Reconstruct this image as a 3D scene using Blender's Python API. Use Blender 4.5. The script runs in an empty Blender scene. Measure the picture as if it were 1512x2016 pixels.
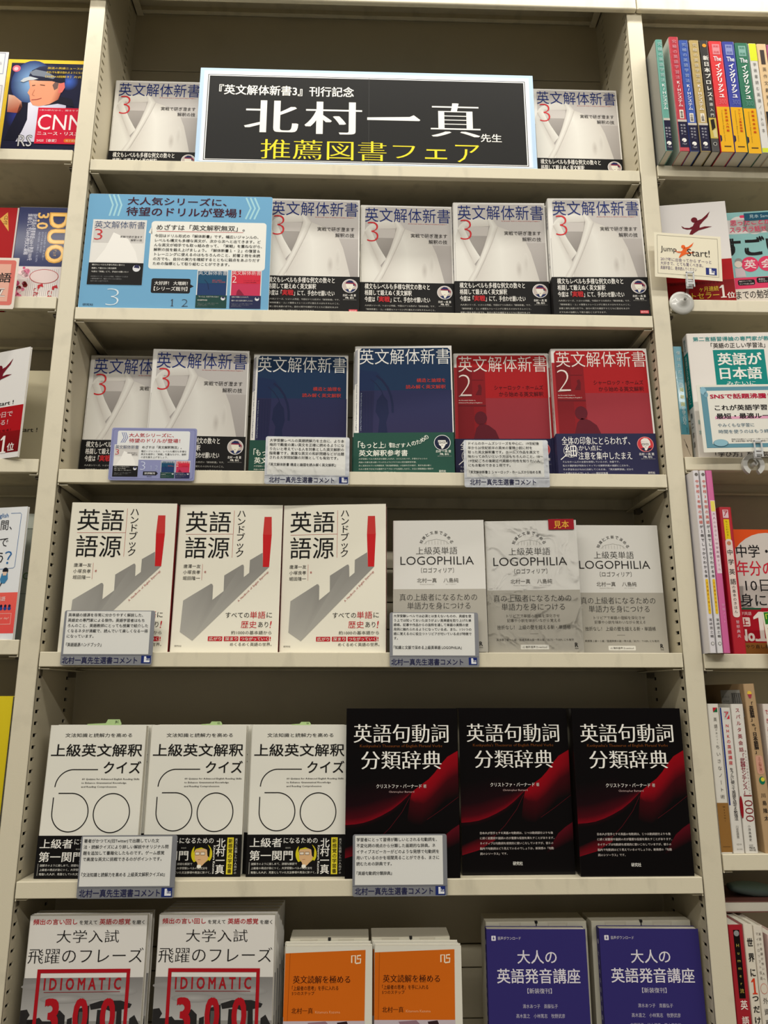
import bpy, bmesh, math, random
from mathutils import Matrix, Vector
random.seed(7)
S = bpy.context.scene
COL = S.collection
Z0 = 1.55                                   # eye height of the photographer above the floor (m)

# ------------------------------------------------------------------ camera
F_PX, PITCH, YAW, ROLL = 1515.43, 0.23521, -0.03123, -0.00026
CP = Vector((-0.00768, -1.0598, Z0))
def cam_axes():
    cp, sp, cy, sy, cr, sr = math.cos(PITCH), math.sin(PITCH), math.cos(YAW), math.sin(YAW), math.cos(ROLL), math.sin(ROLL)
    rz = Matrix(((cy, -sy, 0), (sy, cy, 0), (0, 0, 1)))
    rx = Matrix(((1, 0, 0), (0, cp, -sp), (0, sp, cp)))
    ry = Matrix(((cr, 0, sr), (0, 1, 0), (-sr, 0, cr)))
    return rz @ rx @ ry                     # columns: right, forward, up
M3 = cam_axes()
cam = bpy.data.cameras.new('camera')
cam.sensor_fit = 'VERTICAL'; cam.sensor_height = 36.0; cam.sensor_width = 27.0
cam.lens = F_PX / 2016 * 36.0; cam.clip_start = 0.05
camo = bpy.data.objects.new('camera', cam); COL.objects.link(camo)
r, f, u = M3.col[0], M3.col[1], M3.col[2]
camo.matrix_world = Matrix(((r.x, u.x, -f.x, CP.x), (r.y, u.y, -f.y, CP.y), (r.z, u.z, -f.z, CP.z), (0, 0, 0, 1)))
S.camera = camo

# ------------------------------------------------------------------ world, lamps, exposure
S.view_settings.view_transform = 'Standard'
S.view_settings.look = 'None'
S.view_settings.gamma = 1.0
S.view_settings.use_curve_mapping = False
S.view_settings.exposure = 0.0
w = bpy.data.worlds.new('world'); S.world = w; w.use_nodes = True
w.node_tree.nodes['Background'].inputs[0].default_value = (1.0, 0.95, 0.86, 1)
w.node_tree.nodes['Background'].inputs[1].default_value = 0.13
def strip_lamp(y, z, length, power, width=0.06, x=0.0, col=(1.0, 0.955, 0.87)):
    l = bpy.data.lights.new('strip_lamp', 'AREA'); l.shape = 'RECTANGLE'
    l.size = length; l.size_y = width; l.energy = power; l.color = col
    o = bpy.data.objects.new('strip_lamp', l); COL.objects.link(o)
    o.location = (x, y, z)
    o.rotation_euler = (math.radians(25 if y > -0.6 else 12), 0, 0)
    return o
strip_lamp(-0.17, Z0 + 1.42, 2.8, 14, 0.05)
strip_lamp(-1.25, Z0 + 1.52, 4.0, 28, 0.10)
strip_lamp(-2.60, Z0 + 1.52, 4.0, 66, 0.10)

# ------------------------------------------------------------------ helpers
def lin(c):
    return tuple((v / 255 / 12.92) if v <= 10.3 else ((v / 255 + 0.055) / 1.055) ** 2.4 for v in c)
def link(o, parent=None):
    COL.objects.link(o)
    if parent is not None: o.parent = parent
    return o
def tag(o, label, cat, group=None):
    o['label'] = label; o['category'] = cat
    if group: o['group'] = group
    return o
def empty(name, label, cat, loc=(0, 0, 0), group=None, mat=None):
    o = bpy.data.objects.new(name, None); o.empty_display_size = 0.02; COL.objects.link(o)
    if mat is not None: o.matrix_world = mat
    else: o.location = loc
    return tag(o, label, cat, group)
MATS = {}
def mat(name, col, rough=0.5, metal=0.0, bump=0.0, bscale=400, var=0.0, vscale=30, coat=0.0, spec=0.5, vstretch=(1, 1, 1)):
    if name in MATS: return MATS[name]
    m = bpy.data.materials.new(name); m.use_nodes = True
    nt = m.node_tree; b = nt.nodes['Principled BSDF']
    c = lin(col) if max(col) > 1.001 else col
    b.inputs['Base Color'].default_value = (*c, 1)
    b.inputs['Roughness'].default_value = rough; b.inputs['Metallic'].default_value = metal
    b.inputs['Coat Weight'].default_value = coat; b.inputs['Coat Roughness'].default_value = 0.08
    b.inputs['Specular IOR Level'].default_value = spec
    if bump or var:
        tc = nt.nodes.new('ShaderNodeTexCoord')
        if bump:
            n = nt.nodes.new('ShaderNodeTexNoise'); n.inputs['Scale'].default_value = bscale; n.inputs['Detail'].default_value = 2
            nt.links.new(tc.outputs['Object'], n.inputs['Vector'])
            bp = nt.nodes.new('ShaderNodeBump'); bp.inputs['Strength'].default_value = bump; bp.inputs['Distance'].default_value = 0.001
            nt.links.new(n.outputs['Fac'], bp.inputs['Height']); nt.links.new(bp.outputs['Normal'], b.inputs['Normal'])
        if var:
            mp = nt.nodes.new('ShaderNodeMapping'); mp.inputs['Scale'].default_value = vstretch
            n2 = nt.nodes.new('ShaderNodeTexNoise'); n2.inputs['Scale'].default_value = vscale; n2.inputs['Detail'].default_value = 4
            rp = nt.nodes.new('ShaderNodeValToRGB')
            rp.color_ramp.elements[0].position = 0.30; rp.color_ramp.elements[0].color = (*[v * (1 - var) for v in c], 1)
            rp.color_ramp.elements[1].position = 0.46; rp.color_ramp.elements[1].color = (*c, 1)
            nt.links.new(tc.outputs['Object'], mp.inputs['Vector']); nt.links.new(mp.outputs[0], n2.inputs['Vector'])
            nt.links.new(n2.outputs['Fac'], rp.inputs['Fac']); nt.links.new(rp.outputs['Color'], b.inputs['Base Color'])
    MATS[name] = m
    return m
def print_mat(name, rough, coat=0.0, metal=0.0, bump=0.0, bscale=60):
    m = bpy.data.materials.new(name); m.use_nodes = True
    nt = m.node_tree; b = nt.nodes['Principled BSDF']
    a = nt.nodes.new('ShaderNodeVertexColor'); a.layer_name = 'Col'
    nt.links.new(a.outputs['Color'], b.inputs['Base Color'])
    b.inputs['Roughness'].default_value = rough; b.inputs['Coat Weight'].default_value = coat; b.inputs['Coat Roughness'].default_value = 0.1
    b.inputs['Metallic'].default_value = metal; b.inputs['Specular IOR Level'].default_value = 0.12
    if bump:
        n = nt.nodes.new('ShaderNodeTexNoise'); n.inputs['Scale'].default_value = bscale; n.inputs['Detail'].default_value = 3
        tc = nt.nodes.new('ShaderNodeTexCoord'); nt.links.new(tc.outputs['Object'], n.inputs['Vector'])
        bp = nt.nodes.new('ShaderNodeBump'); bp.inputs['Strength'].default_value = bump; bp.inputs['Distance'].default_value = 0.002
        nt.links.new(n.outputs['Fac'], bp.inputs['Height']); nt.links.new(bp.outputs['Normal'], b.inputs['Normal'])
    MATS[name] = m
    return m
PM = print_mat('ink_matte', 0.55)
PG = print_mat('ink_gloss', 0.30, 0.22)
STEEL = mat('painted_steel', (208, 200, 177), 0.42, bump=0.10, bscale=900, var=0.10, vscale=26, vstretch=(1, 1, 1))
STEEL_LIP = mat('painted_steel_scuffed', (212, 204, 180), 0.40, bump=0.08, bscale=900, var=0.16, vscale=34, vstretch=(1.0, 1, 0.35))
STEEL_IN = mat('painted_steel_panel', (192, 183, 159), 0.5, bump=0.1, bscale=700, var=0.05, vscale=12)
DARK = mat('dark_gap', (18, 16, 14), 0.8)
PAGES = mat('page_edges', (226, 221, 206), 0.8, bump=0.25, bscale=1500)
WHITEP = mat('white_card', (226, 224, 216), 0.6)
GREYCARD = mat('grey_cardboard', (196, 190, 172), 0.75, bump=0.1, bscale=500)

def mesh_obj(name, bm, m, parent=None, smooth=False):
    me = bpy.data.meshes.new(name); bm.to_mesh(me); bm.free()
    if m is not None: me.materials.append(m)
    if smooth:
        for p in me.polygons: p.use_smooth = True
    return link(bpy.data.objects.new(name, me), parent)
def add_box(bm, x0, x1, y0, y1, z0, z1, bev=0.0, seg=2):
    vs = [bm.verts.new(p) for p in ((x0, y0, z0), (x1, y0, z0), (x1, y1, z0), (x0, y1, z0), (x0, y0, z1), (x1, y0, z1), (x1, y1, z1), (x0, y1, z1))]
    fs = [bm.faces.new([vs[i] for i in q]) for q in ((0, 3, 2, 1), (4, 5, 6, 7), (0, 1, 5, 4), (1, 2, 6, 5), (2, 3, 7, 6), (3, 0, 4, 7))]
    if bev:
        es = list({e for f_ in fs for e in f_.edges})
        bmesh.ops.bevel(bm, geom=es, offset=bev, segments=seg, affect='EDGES', profile=0.5)
def add_prism(bm, pts, y0, y1):
    """closed outline in XZ, extruded along Y"""
    a = [bm.verts.new((p[0], y0, p[1])) for p in pts]; b = [bm.verts.new((p[0], y1, p[1])) for p in pts]
    bm.faces.new(a); bm.faces.new(b[::-1])
    for i in range(len(pts)):
        j = (i + 1) % len(pts); bm.faces.new((a[j], a[i], b[i], b[j]))
def add_hprism(bm, pts, z0, z1):
    """closed outline in XY, extruded along Z"""
    a = [bm.verts.new((p[0], p[1], z0)) for p in pts]; b = [bm.verts.new((p[0], p[1], z1)) for p in pts]
    bm.faces.new(a[::-1]); bm.faces.new(b)
    for i in range(len(pts)):
        j = (i + 1) % len(pts); bm.faces.new((a[i], a[j], b[j], b[i]))
def rrect_pts(x0, z0, x1, z1, r_, n=5):
    out = []
    for cx, cz, a0 in ((x1 - r_, z0 + r_, -90), (x1 - r_, z1 - r_, 0), (x0 + r_, z1 - r_, 90), (x0 + r_, z0 + r_, 180)):
        for k in range(n + 1):
            a = math.radians(a0 + 90 * k / n); out.append((cx + r_ * math.cos(a), cz + r_ * math.sin(a)))
    return out

# text outlines come from Blender's own built-in font
TXT = {}
def glyphs(s, bold=0.0, res=2, align='LEFT', lead=1.0):
    key = (s, bold, res, align, lead)
    base = None
    if key in TXT: return TXT[key]
    cu = bpy.data.curves.new('t', 'FONT'); cu.body = s; cu.offset = -0.013 if isinstance(bold, tuple) else min(bold, 0.0); cu.resolution_u = res; cu.align_x = align; cu.space_line = lead
    cu.fill_mode = 'FRONT'
    o = bpy.data.objects.new('t', cu); COL.objects.link(o)
    m = o.evaluated_get(bpy.context.evaluated_depsgraph_get()).to_mesh()
    vs = [(v.co.x, v.co.y) for v in m.vertices]; fs = [tuple(p.vertices) for p in m.polygons]
    bpy.data.objects.remove(o); bpy.data.curves.remove(cu)
    if isinstance(bold, tuple) and vs:      # brush-like weight: thin level strokes, broad upright strokes
        k, n = bold[0], len(vs); base, bf = vs, fs; vs, fs = [], []
        m_ = max(2, int(math.ceil(2 * k / 0.03)) + 1)
        for i in range(m_):
            ox = -k + 2 * k * i / (m_ - 1)
            vs += [(v[0] + ox, v[1]) for v in base]; fs += [tuple(j + i * n for j in f_) for f_ in bf]
        bold = 1.0
    elif vs and bold > 0:                     # heavier weight: the same outline laid a hair to each side
        k, n, d = bold * 0.8, len(vs), ((-1, 0), (1, 0)) if (res == 1 or bold < .008) else ((-1, .6), (1, .6), (-1, -.6), (1, -.6))
        base, bf = vs, fs; vs, fs = [], []
        for i, (ox, oy) in enumerate(d):
            vs += [(v[0] + ox * k, v[1] + oy * k) for v in base]; fs += [tuple(j + i * n for j in f_) for f_ in bf]
    if vs:
        ax, bx_ = min(v[0] for v in vs), max(v[0] for v in vs); ay, by = min(v[1] for v in vs), max(v[1] for v in vs)
        dx, dy = max(bx_ - ax, 1e-6), max(by - ay, 1e-6)
        vs = [((v[0] - ax) / dx, (v[1] - ay) / dy) for v in vs]
    TXT[key] = (vs, fs, len(base) if base else len(vs))
    return TXT[key]

def lerp(a, b_, t): return tuple(a[i] * (1 - t) + b_[i] * t for i in range(len(a)))
def ink_lin(c): return tuple(v ** 1.13 for v in lin(c))
class Print:
    """flat ink on a sheet: coordinates in mm from the sheet's top left corner, v downwards"""
    def __init__(s, u0=0.0, v0=0.0): s.v, s.f, s.c, s.n, s.u0, s.v0 = [], [], [], 1, u0, v0
    def add(s, vs, fs, col, lay):
        b = len(s.v)
        ly = lay if isinstance(lay, list) else [lay] * len(vs)
        s.v += [(x + s.u0, y + s.v0, l_) for (x, y), l_ in zip(vs, ly)]
        s.f += [tuple(i + b for i in f_) for f_ in fs]
        if isinstance(col[0], (tuple, list)): s.c += [ink_lin(c) for c in col]
        else: s.c += [ink_lin(col)] * len(vs)
    def poly(s, pts, col, lay=1): s.add(pts, [tuple(range(len(pts)))], col, lay)
    def rect(s, x0, y0, x1, y1, col, lay=1): s.poly([(x0, y0), (x1, y0), (x1, y1), (x0, y1)], col, lay)
    def grad(s, x0, y0, x1, y1, ct, cb, lay=1): s.poly([(x0, y0), (x1, y0), (x1, y1), (x0, y1)], [ct, ct, cb, cb], lay)
    def rrect(s, x0, y0, x1, y1, r_, col, lay=1): s.poly(rrect_pts(x0, y0, x1, y1, r_), col, lay)
    def circ(s, x, y, r_, col, lay=1, ry=None, n=36):
        s.poly([(x + r_ * math.cos(2 * math.pi * k / n), y + (ry or r_) * math.sin(2 * math.pi * k / n)) for k in range(n)], col, lay)
    def fan(s, x, y, r_, cin, cout, lay=1, ry=None, n=28):
        vs = [(x, y)] + [(x + r_ * math.cos(2 * math.pi * k / n), y + (ry or r_) * math.sin(2 * math.pi * k / n)) for k in range(n)]
        s.add(vs, [(0, 1 + k, 1 + (k + 1) % n) for k in range(n)], [cin] + [cout] * n, lay)
    def strip(s, A, B, ca, cb, lay=1):
        """gradient band between two polylines"""
        n = len(A)
        s.add(list(A) + list(B), [(i, i + 1, n + i + 1, n + i) for i in range(n - 1)], [ca] * n + [cb] * n, lay)
    def line(s, pts, w_, col, lay=2, closed=False):
        L, R_ = [], []
        n = len(pts)
        for i, p in enumerate(pts):
            a = pts[i - 1] if (i > 0 or closed) else p; b = pts[(i + 1) % n] if (i < n - 1 or closed) else p
            dx, dy = b[0] - a[0], b[1] - a[1]; d = math.hypot(dx, dy) or 1
            nx, ny = -dy / d * w_ / 2, dx / d * w_ / 2
            L.append((p[0] + nx, p[1] + ny)); R_.append((p[0] - nx, p[1] - ny))
        fs = [(i, (i + 1) % n, n + (i + 1) % n, n + i) for i in range(n if closed else n - 1)]
        s.add(L + R_, fs, col, lay)
    def frame(s, x0, y0, x1, y1, w_, col, lay=2):
        s.rect(x0, y0, x1, y0 + w_, col, lay); s.rect(x0, y1 - w_, x1, y1, col, lay)
        s.rect(x0, y0 + w_, x0 + w_, y1 - w_, col, lay); s.rect(x1 - w_, y0 + w_, x1, y1 - w_, col, lay)
    def text(s, t, box, col, b=0.0, lay=4, res=2, rot=False, al='LEFT', lead=None):
        if t == '1':                        # a figure one with flag and foot
            x0, y0, x1, y1 = box; W, H = x1 - x0, y1 - y0
            return s.poly([(x0 + a_ * W, y0 + b_ * H) for a_, b_ in ((.42, 0), (.68, 0), (.68, .9), (.95, .94), (.95, 1), (.1, 1), (.1, .94), (.38, .9), (.38, .2), (.05, .26), (.05, .18))], col, lay)
        if '\n' in t and lead is None:
            ls = t.split('\n'); cw = (box[2] - box[0], box[3] - box[1]) if not isinstance(box[0], (tuple, list)) else (10, 10)
            W, Hh = (cw[1], cw[0]) if rot else cw
            wd = max(sum(.56 if ord(c) < 256 else 1.0 for c in l) for l in ls); c_ = W / wd
            lead = min(2.2, max(0.85, (Hh - .9 * c_) / (len(ls) - 1) / c_))
        vs, fs, ng = glyphs(t, b, res, al, round(lead or 1.0, 2))
        if len(box) == 4 and not isinstance(box[0], (tuple, list)):
            x0, y0, x1, y1 = box; q = [(x0, y0), (x1, y0), (x1, y1), (x0, y1)]
        else: q = box                       # four corners: TL TR BR BL
        out = []
        for a, h in vs:
            if rot: a, h = h, 1 - a         # text running downwards, letters turned clockwise
            k = 1 - h
            out.append(tuple((q[0][i] * (1 - a) + q[1][i] * a) * (1 - k) + (q[3][i] * (1 - a) + q[2][i] * a) * k for i in (0, 1)))
        s.add(out, fs, col, [lay + .3 * (i // max(1, ng)) for i in range(len(out))])
    def vtext(s, t, box, col, b=0.0, lay=4, res=2):
        t = t.replace('ー', '丨').replace('〜', '丨')
        s.text('\n'.join(t), box, col, b, lay, res, al='CENTER', lead=min(1.6, max(0.86, (box[3] - box[1] - (box[2] - box[0])) / max(1, len(t) - 1) / (box[2] - box[0]))))
    def build(s, name, parent, w_, H, m=None, y=0.0, step=0.00008, sheet=None):
        me = bpy.data.meshes.new(name)
        me.from_pydata([(a / 1000 - w_ / 2, y - 0.00012 - step * l, H - b / 1000) for a, b, l in s.v], [], s.f)
        ca = me.color_attributes.new('Col', 'FLOAT_COLOR', 'POINT')
        ca.data.foreach_set('color', [x for c in s.c for x in (*c, 1.0)])
        me.materials.append(m or PM)
        return link(bpy.data.objects.new(name, me), parent)

def shell_bm(w_, H, t, th=0.0006, z0=0.0, grow=0.0, r_=0.002, fore=0.0):
    """a cover folded round the spine at x = -w/2"""
    g = grow
    out = [(w_ / 2 + fore, -g), (-w_ / 2 + r_ - g, -g)]
    for k in range(1, 4): a = math.radians(90 * k / 4); out.append((-w_ / 2 - g + r_ - r_ * math.sin(a), -g + r_ - r_ * math.cos(a)))
    out += [(-w_ / 2 - g, r_ - g), (-w_ / 2 - g, t + g - r_)]
    for k in range(1, 4): a = math.radians(90 * k / 4); out.append((-w_ / 2 - g + r_ - r_ * math.cos(a), t + g - r_ + r_ * math.sin(a)))
    out += [(-w_ / 2 - g + r_, t + g), (w_ / 2 + fore, t + g), (w_ / 2 + fore, t + g - th), (-w_ / 2 - g + th, t + g - th), (-w_ / 2 - g + th, th - g), (w_ / 2 + fore, th - g)]
    bm = bmesh.new(); add_hprism(bm, out[::-1], z0, z0 + H)
    bmesh.ops.recalc_face_normals(bm, faces=bm.faces)
    return bm

def copy_tree(o, parent=None):
    c = o.copy(); COL.objects.link(c)
    if parent is not None: c.parent = parent
    for ch in o.children: copy_tree(ch, c)
    return c

class Book:
    """a paperback seen from the front: cover (> cover_print), page_block, paper_band (> band_print)"""
    def __init__(s, name, w_, H, t, col, pr, band=None, band_pr=None, gloss=False, pm=None, inner=None, spine_pr=None, pages=None):
        s.a = (name, w_, H, t, col, pr, band, band_pr, gloss, pm, inner, spine_pr, pages); s.proto = None; s.H, s.t, s.w = H, t, w_
    def make(s, label, cat, group, M):
        name, w_, H, t, col, pr, band, band_pr, gloss, pm, inner, spine_pr, pages = s.a
        if s.proto is not None:
            o = copy_tree(s.proto)
        else:
            o = bpy.data.objects.new(name, None); o.empty_display_size = 0.02; COL.objects.link(o)
            m = mat('cover_%d_%d_%d_%d' % (*col, gloss), col, 0.3 if gloss else 0.5, coat=0.22 if gloss else 0.0, spec=0.25)
            cov = mesh_obj('cover', shell_bm(w_, H, t), m, o)
            bm = bmesh.new(); add_box(bm, -w_ / 2 + 0.0008, w_ / 2 - 0.0012, 0.0007, t - 0.0007, 0.0008, H - 0.0008)
            mesh_obj('page_block', bm, pages or PAGES, o)
            if inner:
                bm = bmesh.new(); add_box(bm, w_ / 2 - 0.0010, w_ / 2 - 0.0002, 0.0007, t - 0.0007, 0.0, H)
                mesh_obj('cover_flap', bm, mat('flap_%d_%d_%d' % inner, inner, 0.5), o)
            if pr: pr.build('cover_print', cov, w_, H, pm or (PG if gloss else PM))
            if spine_pr:
                sp = spine_pr.build('spine_print', cov, t, H, pm or (PG if gloss else PM))
                sp.matrix_local = Matrix.Translation((-w_ / 2, t / 2, 0)) @ Matrix.Rotation(-math.pi / 2, 4, 'Z')
            if band:
                bh, bc = band
                m2 = mat('band_%d_%d_%d' % bc, bc, 0.5, spec=0.12)
                bd = mesh_obj('paper_band', shell_bm(w_, bh, t, 0.0003, 0.0, 0.0004), m2, o)
                if band_pr: band_pr.build('band_print', bd, w_, H, PM, y=-0.0004)
            s.proto = o
        o.matrix_world = M
        return tag(o, label, cat, group)

def stand(x, y, z, th, yaw, t=0.016):
    th = max(th, 0.006)
    return Matrix.Translation((x, y, z + t * math.sin(th) + 0.0002)) @ Matrix.Rotation(yaw, 4, 'Z') @ Matrix.Rotation(-th, 4, 'X')

# ------------------------------------------------------------------ large structure
H5 = [0.8195, 0.5647, 0.3129, 0.0580, -0.2260, -0.4810]     # shelf tops, middle bay, relative to the eye
HL = [0.8354, 0.5809, 0.3274, 0.0738, -0.2000, -0.4700]
HR = [0.8304, 0.5933, 0.3399, 0.0569, -0.1990, -0.4720]
DEP = 0.1475; TOPZ = 1.245; BOT = -1.50
bm = bmesh.new(); add_box(bm, -2.6, 2.6, -3.6, 0.6, -0.1, 0.0)
fl = mesh_obj('floor', bm, mat('floor_vinyl', (140, 132, 116), 0.45, bump=0.05, bscale=80)); fl['kind'] = 'structure'
bm = bmesh.new(); add_box(bm, -2.6, 2.6, 0.165, 0.6, 0.0, 3.2)
wl = mesh_obj('wall_back', bm, mat('wall_paint', (206, 200, 184), 0.8, bump=0.05, bscale=60)); wl['kind'] = 'structure'
bm = bmesh.new(); add_box(bm, -2.6, 2.6, -3.6, 0.6, 3.2, 3.3)
cl = mesh_obj('ceiling', bm, mat('ceiling_board', (222, 219, 208), 0.9, bump=0.1, bscale=120)); cl['kind'] = 'structure'

def shelf_bm(x0, x1, z, th=0.0195):
    bm = bmesh.new()
    add_box(bm, x0, x1, 0.0, DEP - 0.003, z - 0.0015, z, 0.0006)                # plate
    add_box(bm, x0, x1, -0.0008, 0.0012, z - th, z + 0.0002, 0.0009)            # front lip
    add_box(bm, x0 + 0.001, x1 - 0.001, 0.0, 0.0085, z - th, z - th + 0.0012, 0.0005)   # return of the lip
    add_box(bm, x0, x0 + 0.0012, 0.001, DEP - 0.004, z - th - 0.003, z - 0.001)
    add_box(bm, x1 - 0.0012, x1, 0.001, DEP - 0.004, z - th - 0.003, z - 0.001)
    add_box(bm, x0, x0 + 0.013, 0.004, DEP - 0.004, z - th - 0.003, z - th - 0.0018)
    add_box(bm, x1 - 0.013, x1, 0.004, DEP - 0.004, z - th - 0.003, z - th - 0.0018)
    add_box(bm, x0, x1, DEP - 0.006, DEP - 0.0045, z - th, z)
    add_box(bm, x0, x1, DEP - 0.014, DEP - 0.005, z - th, z - th + 0.0012)
    return bm
def slotted_bm(x, side, z0, z1):
    """thin side sheet with two columns of punched shelf slots, facing the bay"""
    bm = bmesh.new()
    ys = [0.0022, 0.0085, 0.0200, 0.1075, 0.1185, DEP + 0.002]
    pitch, hh = 0.0152, 0.0046
    n = int((z1 - z0) / pitch); zs = [z0]
    for k in range(n):
        zc = z0 + (k + 0.5) * pitch; zs += [zc - hh / 2, zc + hh / 2]
    zs.append(z1)
    V = {}
    def v(i, j, d=0):
        key = (i, j, d)
        if key not in V: V[key] = bm.verts.new((x - side * 0.0022 * d, ys[i], zs[j]))
        return V[key]
    for i in range(5):
        for j in range(len(zs) - 1):
            if i in (1, 3) and j % 2 == 1:
                for a, b in (((i, j), (i + 1, j)), ((i + 1, j), (i + 1, j + 1)), ((i + 1, j + 1), (i, j + 1)), ((i, j + 1), (i, j))):
                    bm.faces.new((v(*a), v(*b), v(*b, 1), v(*a, 1)))
                continue
            bm.faces.new((v(i, j), v(i + 1, j), v(i + 1, j + 1), v(i, j + 1)))
    return bm
def upright(xc, parent, inner):
    """steel post 26 mm wide; inner: list of sides (+1/-1) that carry slotted sheets"""
    bm = bmesh.new()
    add_box(bm, xc - 0.0130, xc + 0.0130, 0.0, 0.0050, Z0 + BOT, Z0 + TOPZ + 0.06, 0.0016, 3)
    up = mesh_obj('upright', bm, STEEL, parent)
    bm = bmesh.new()
    xa = xc - (0.0085 if -1 in inner else 0.0128); xb = xc + (0.0085 if 1 in inner else 0.0128)
    add_box(bm, xa, xb, 0.0048, DEP + 0.012, Z0 + BOT, Z0 + TOPZ + 0.06)
    mesh_obj('core', bm, DARK, up)
    for sd in inner:
        mesh_obj('slotted_sheet', slotted_bm(xc + sd * 0.0130, sd, Z0 - 0.62, Z0 + TOPZ + 0.04), STEEL_IN, up)
        bm = bmesh.new(); add_box(bm, xc + sd * 0.0128 - 0.0003, xc + sd * 0.0128 + 0.0003, 0.003, DEP, Z0 + BOT, Z0 - 0.621)
        mesh_obj('side_sheet', bm, STEEL_IN, up)
    return up
def backs(x0, x1, parent, seams):
    zs = [BOT] + sorted(seams) + [TOPZ + 0.06]
    for a, b in zip(zs[:-1], zs[1:]):
        bm = bmesh.new(); add_box(bm, x0, x1, DEP, DEP + 0.010, Z0 + a + 0.0009, Z0 + b - 0.0009, 0.0008, 1)
        mesh_obj('back_panel', bm, STEEL_IN, parent)
    bm = bmesh.new(); add_box(bm, x0, x1, DEP + 0.0105, DEP + 0.013, Z0 + BOT, Z0 + TOPZ + 0.06)
    mesh_obj('backing_sheet', bm, DARK, parent)
def rail(x0, x1, parent):
    bm = bmesh.new()
    add_box(bm, x0, x1, -0.0100, -0.0004, Z0 + 1.126, Z0 + 1.34, 0.0028, 3)
    mesh_obj('top_rail', bm, STEEL_LIP, parent)
def brackets(x0, x1, z, parent):
    for x, s in ((x0, 1), (x1, -1)):
        for a, b, y0, y1, za, zb in ((x - s * 0.003, x, 0.010, 0.018, -0.031, -0.012), (x - s * 0.001, x + s * 0.008, 0.113, 0.122, -0.031, -0.0235)):
            a, b = sorted((a, b)); bm = bmesh.new(); add_box(bm, a, b, y0, y1, z + za, z + zb)
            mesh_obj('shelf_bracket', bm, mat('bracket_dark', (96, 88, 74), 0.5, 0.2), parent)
SEAM = [-0.4379, -0.3739, -0.3432, 0.1017, 0.1436, 0.1968, 0.45, 0.70, 1.1256]
bc = empty('bookcase', 'middle bay of the beige steel bookcase, filled with face-out books of one display', 'bookcase', (0, 0, 0))
upright(-0.4500, bc, [1]); upright(0.4500, bc, [-1])
backs(-0.4415, 0.4415, bc, SEAM); rail(-0.4512, 0.4512, bc)
for z in H5 + [TOPZ + 0.022]:
    mesh_obj('shelf', shelf_bm(-0.4352, 0.4352, Z0 + z), STEEL_LIP, bc)
for z in H5: brackets(-0.4362, 0.4362, Z0 + z, bc)
bl = empty('bookcase', 'left bay of the beige steel bookcase, cut off by the left picture edge', 'bookcase', (-0.9, 0, 0))
br = empty('bookcase', 'right bay of the beige steel bookcase, cut off by the right picture edge', 'bookcase', (0.9, 0, 0))
for root, s, HH in ((bl, -1, HL), (br, 1, HR)):
    sub = []
    x0, x1 = sorted((s * 0.4645, s * 1.335))
    for z in HH + [TOPZ + 0.022]:
        sub.append(mesh_obj('shelf', shelf_bm(x0, x1, Z0 + z), STEEL_LIP, root))
    backs(min(x0, x1) - 0.0008, max(x0, x1) + 0.0008, root, SEAM); rail(*sorted((s * 0.4522, s * 1.36)), root)
    upright(s * 1.350, root, [])
    for ch in root.children: ch.location.x -= s * 0.9
# the brackets of side bays near the shared posts
for root, xx, HH, s in ((bl, -0.4645, HL, -1), (br, 0.4645, HR, 1)):
    for z in HH:
        bm = bmesh.new(); a, b = sorted((xx - s * 0.001, xx + s * 0.007)); add_box(bm, a - s * 0.9, b - s * 0.9, 0.010, 0.018, Z0 + z - 0.0262, Z0 + z - 0.0225)
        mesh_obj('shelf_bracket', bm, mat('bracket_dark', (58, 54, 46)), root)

# ------------------------------------------------------------------ cover designs
W_ = (228, 225, 216); K_ = (22, 20, 20); NAVY = (34, 54, 122); RED = (196, 40, 52)
TITLE = '英文解体新書'
def portrait(p, x, y, r_, ring, bg, hair, face, body, band=None, glasses=False, lay=4):
    p.circ(x, y, r_, ring, lay); p.circ(x, y, r_ * 0.93, bg, lay + 1)
    k = r_
    p.poly([(x - .62 * k, y + .55 * k), (x - .2 * k, y + .45 * k), (x + .05 * k, y + .9 * k), (x + .3 * k, y + .5 * k), (x + .8 * k, y + .42 * k), (x + .55 * k, y + .72 * k), (x + .2 * k, y + .92 * k), (x - .2 * k, y + .9 * k)], body, lay + 2)
    p.poly([(x - .52 * k, y - .3 * k), (x + .48 * k, y - .3 * k), (x + .62 * k, y - .1 * k), (x + .6 * k, y + .15 * k), (x + .42 * k, y + .2 * k), (x + .2 * k, y + .62 * k), (x + .05 * k, y + .82 * k), (x - .12 * k, y + .78 * k), (x - .14 * k, y + .52 * k), (x - .38 * k, y + .3 * k), (x - .5 * k, y - .02 * k)], face, lay + 3)
    p.poly([(x - .56 * k, y - .34 * k), (x - .45 * k, y - .6 * k), (x - .1 * k, y - .82 * k), (x + .3 * k, y - .76 * k), (x + .56 * k, y - .42 * k), (x + .6 * k, y + .05 * k), (x + .46 * k, y - .0 * k), (x + .4 * k, y - .3 * k)], hair, lay + 4)
    if band:
        p.poly([(x - .56 * k, y - .34 * k), (x - .54 * k, y - .46 * k), (x + .55 * k, y - .44 * k), (x + .8 * k, y - .15 * k), (x + .72 * k, y + .1 * k), (x + .55 * k, y - .25 * k), (x + .4 * k, y - .3 * k)], band, lay + 5)
    if glasses:
        for gx in (-.28, .18): p.frame(x + (gx - .18) * k, y - .12 * k, x + (gx + .18) * k, y + .12 * k, .05 * k, (60, 50, 46), lay + 5)
    p.line([(x - .12 * k, y + .36 * k), (x + .08 * k, y + .35 * k)], .05 * k, (150, 110, 100), lay + 5)

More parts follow.
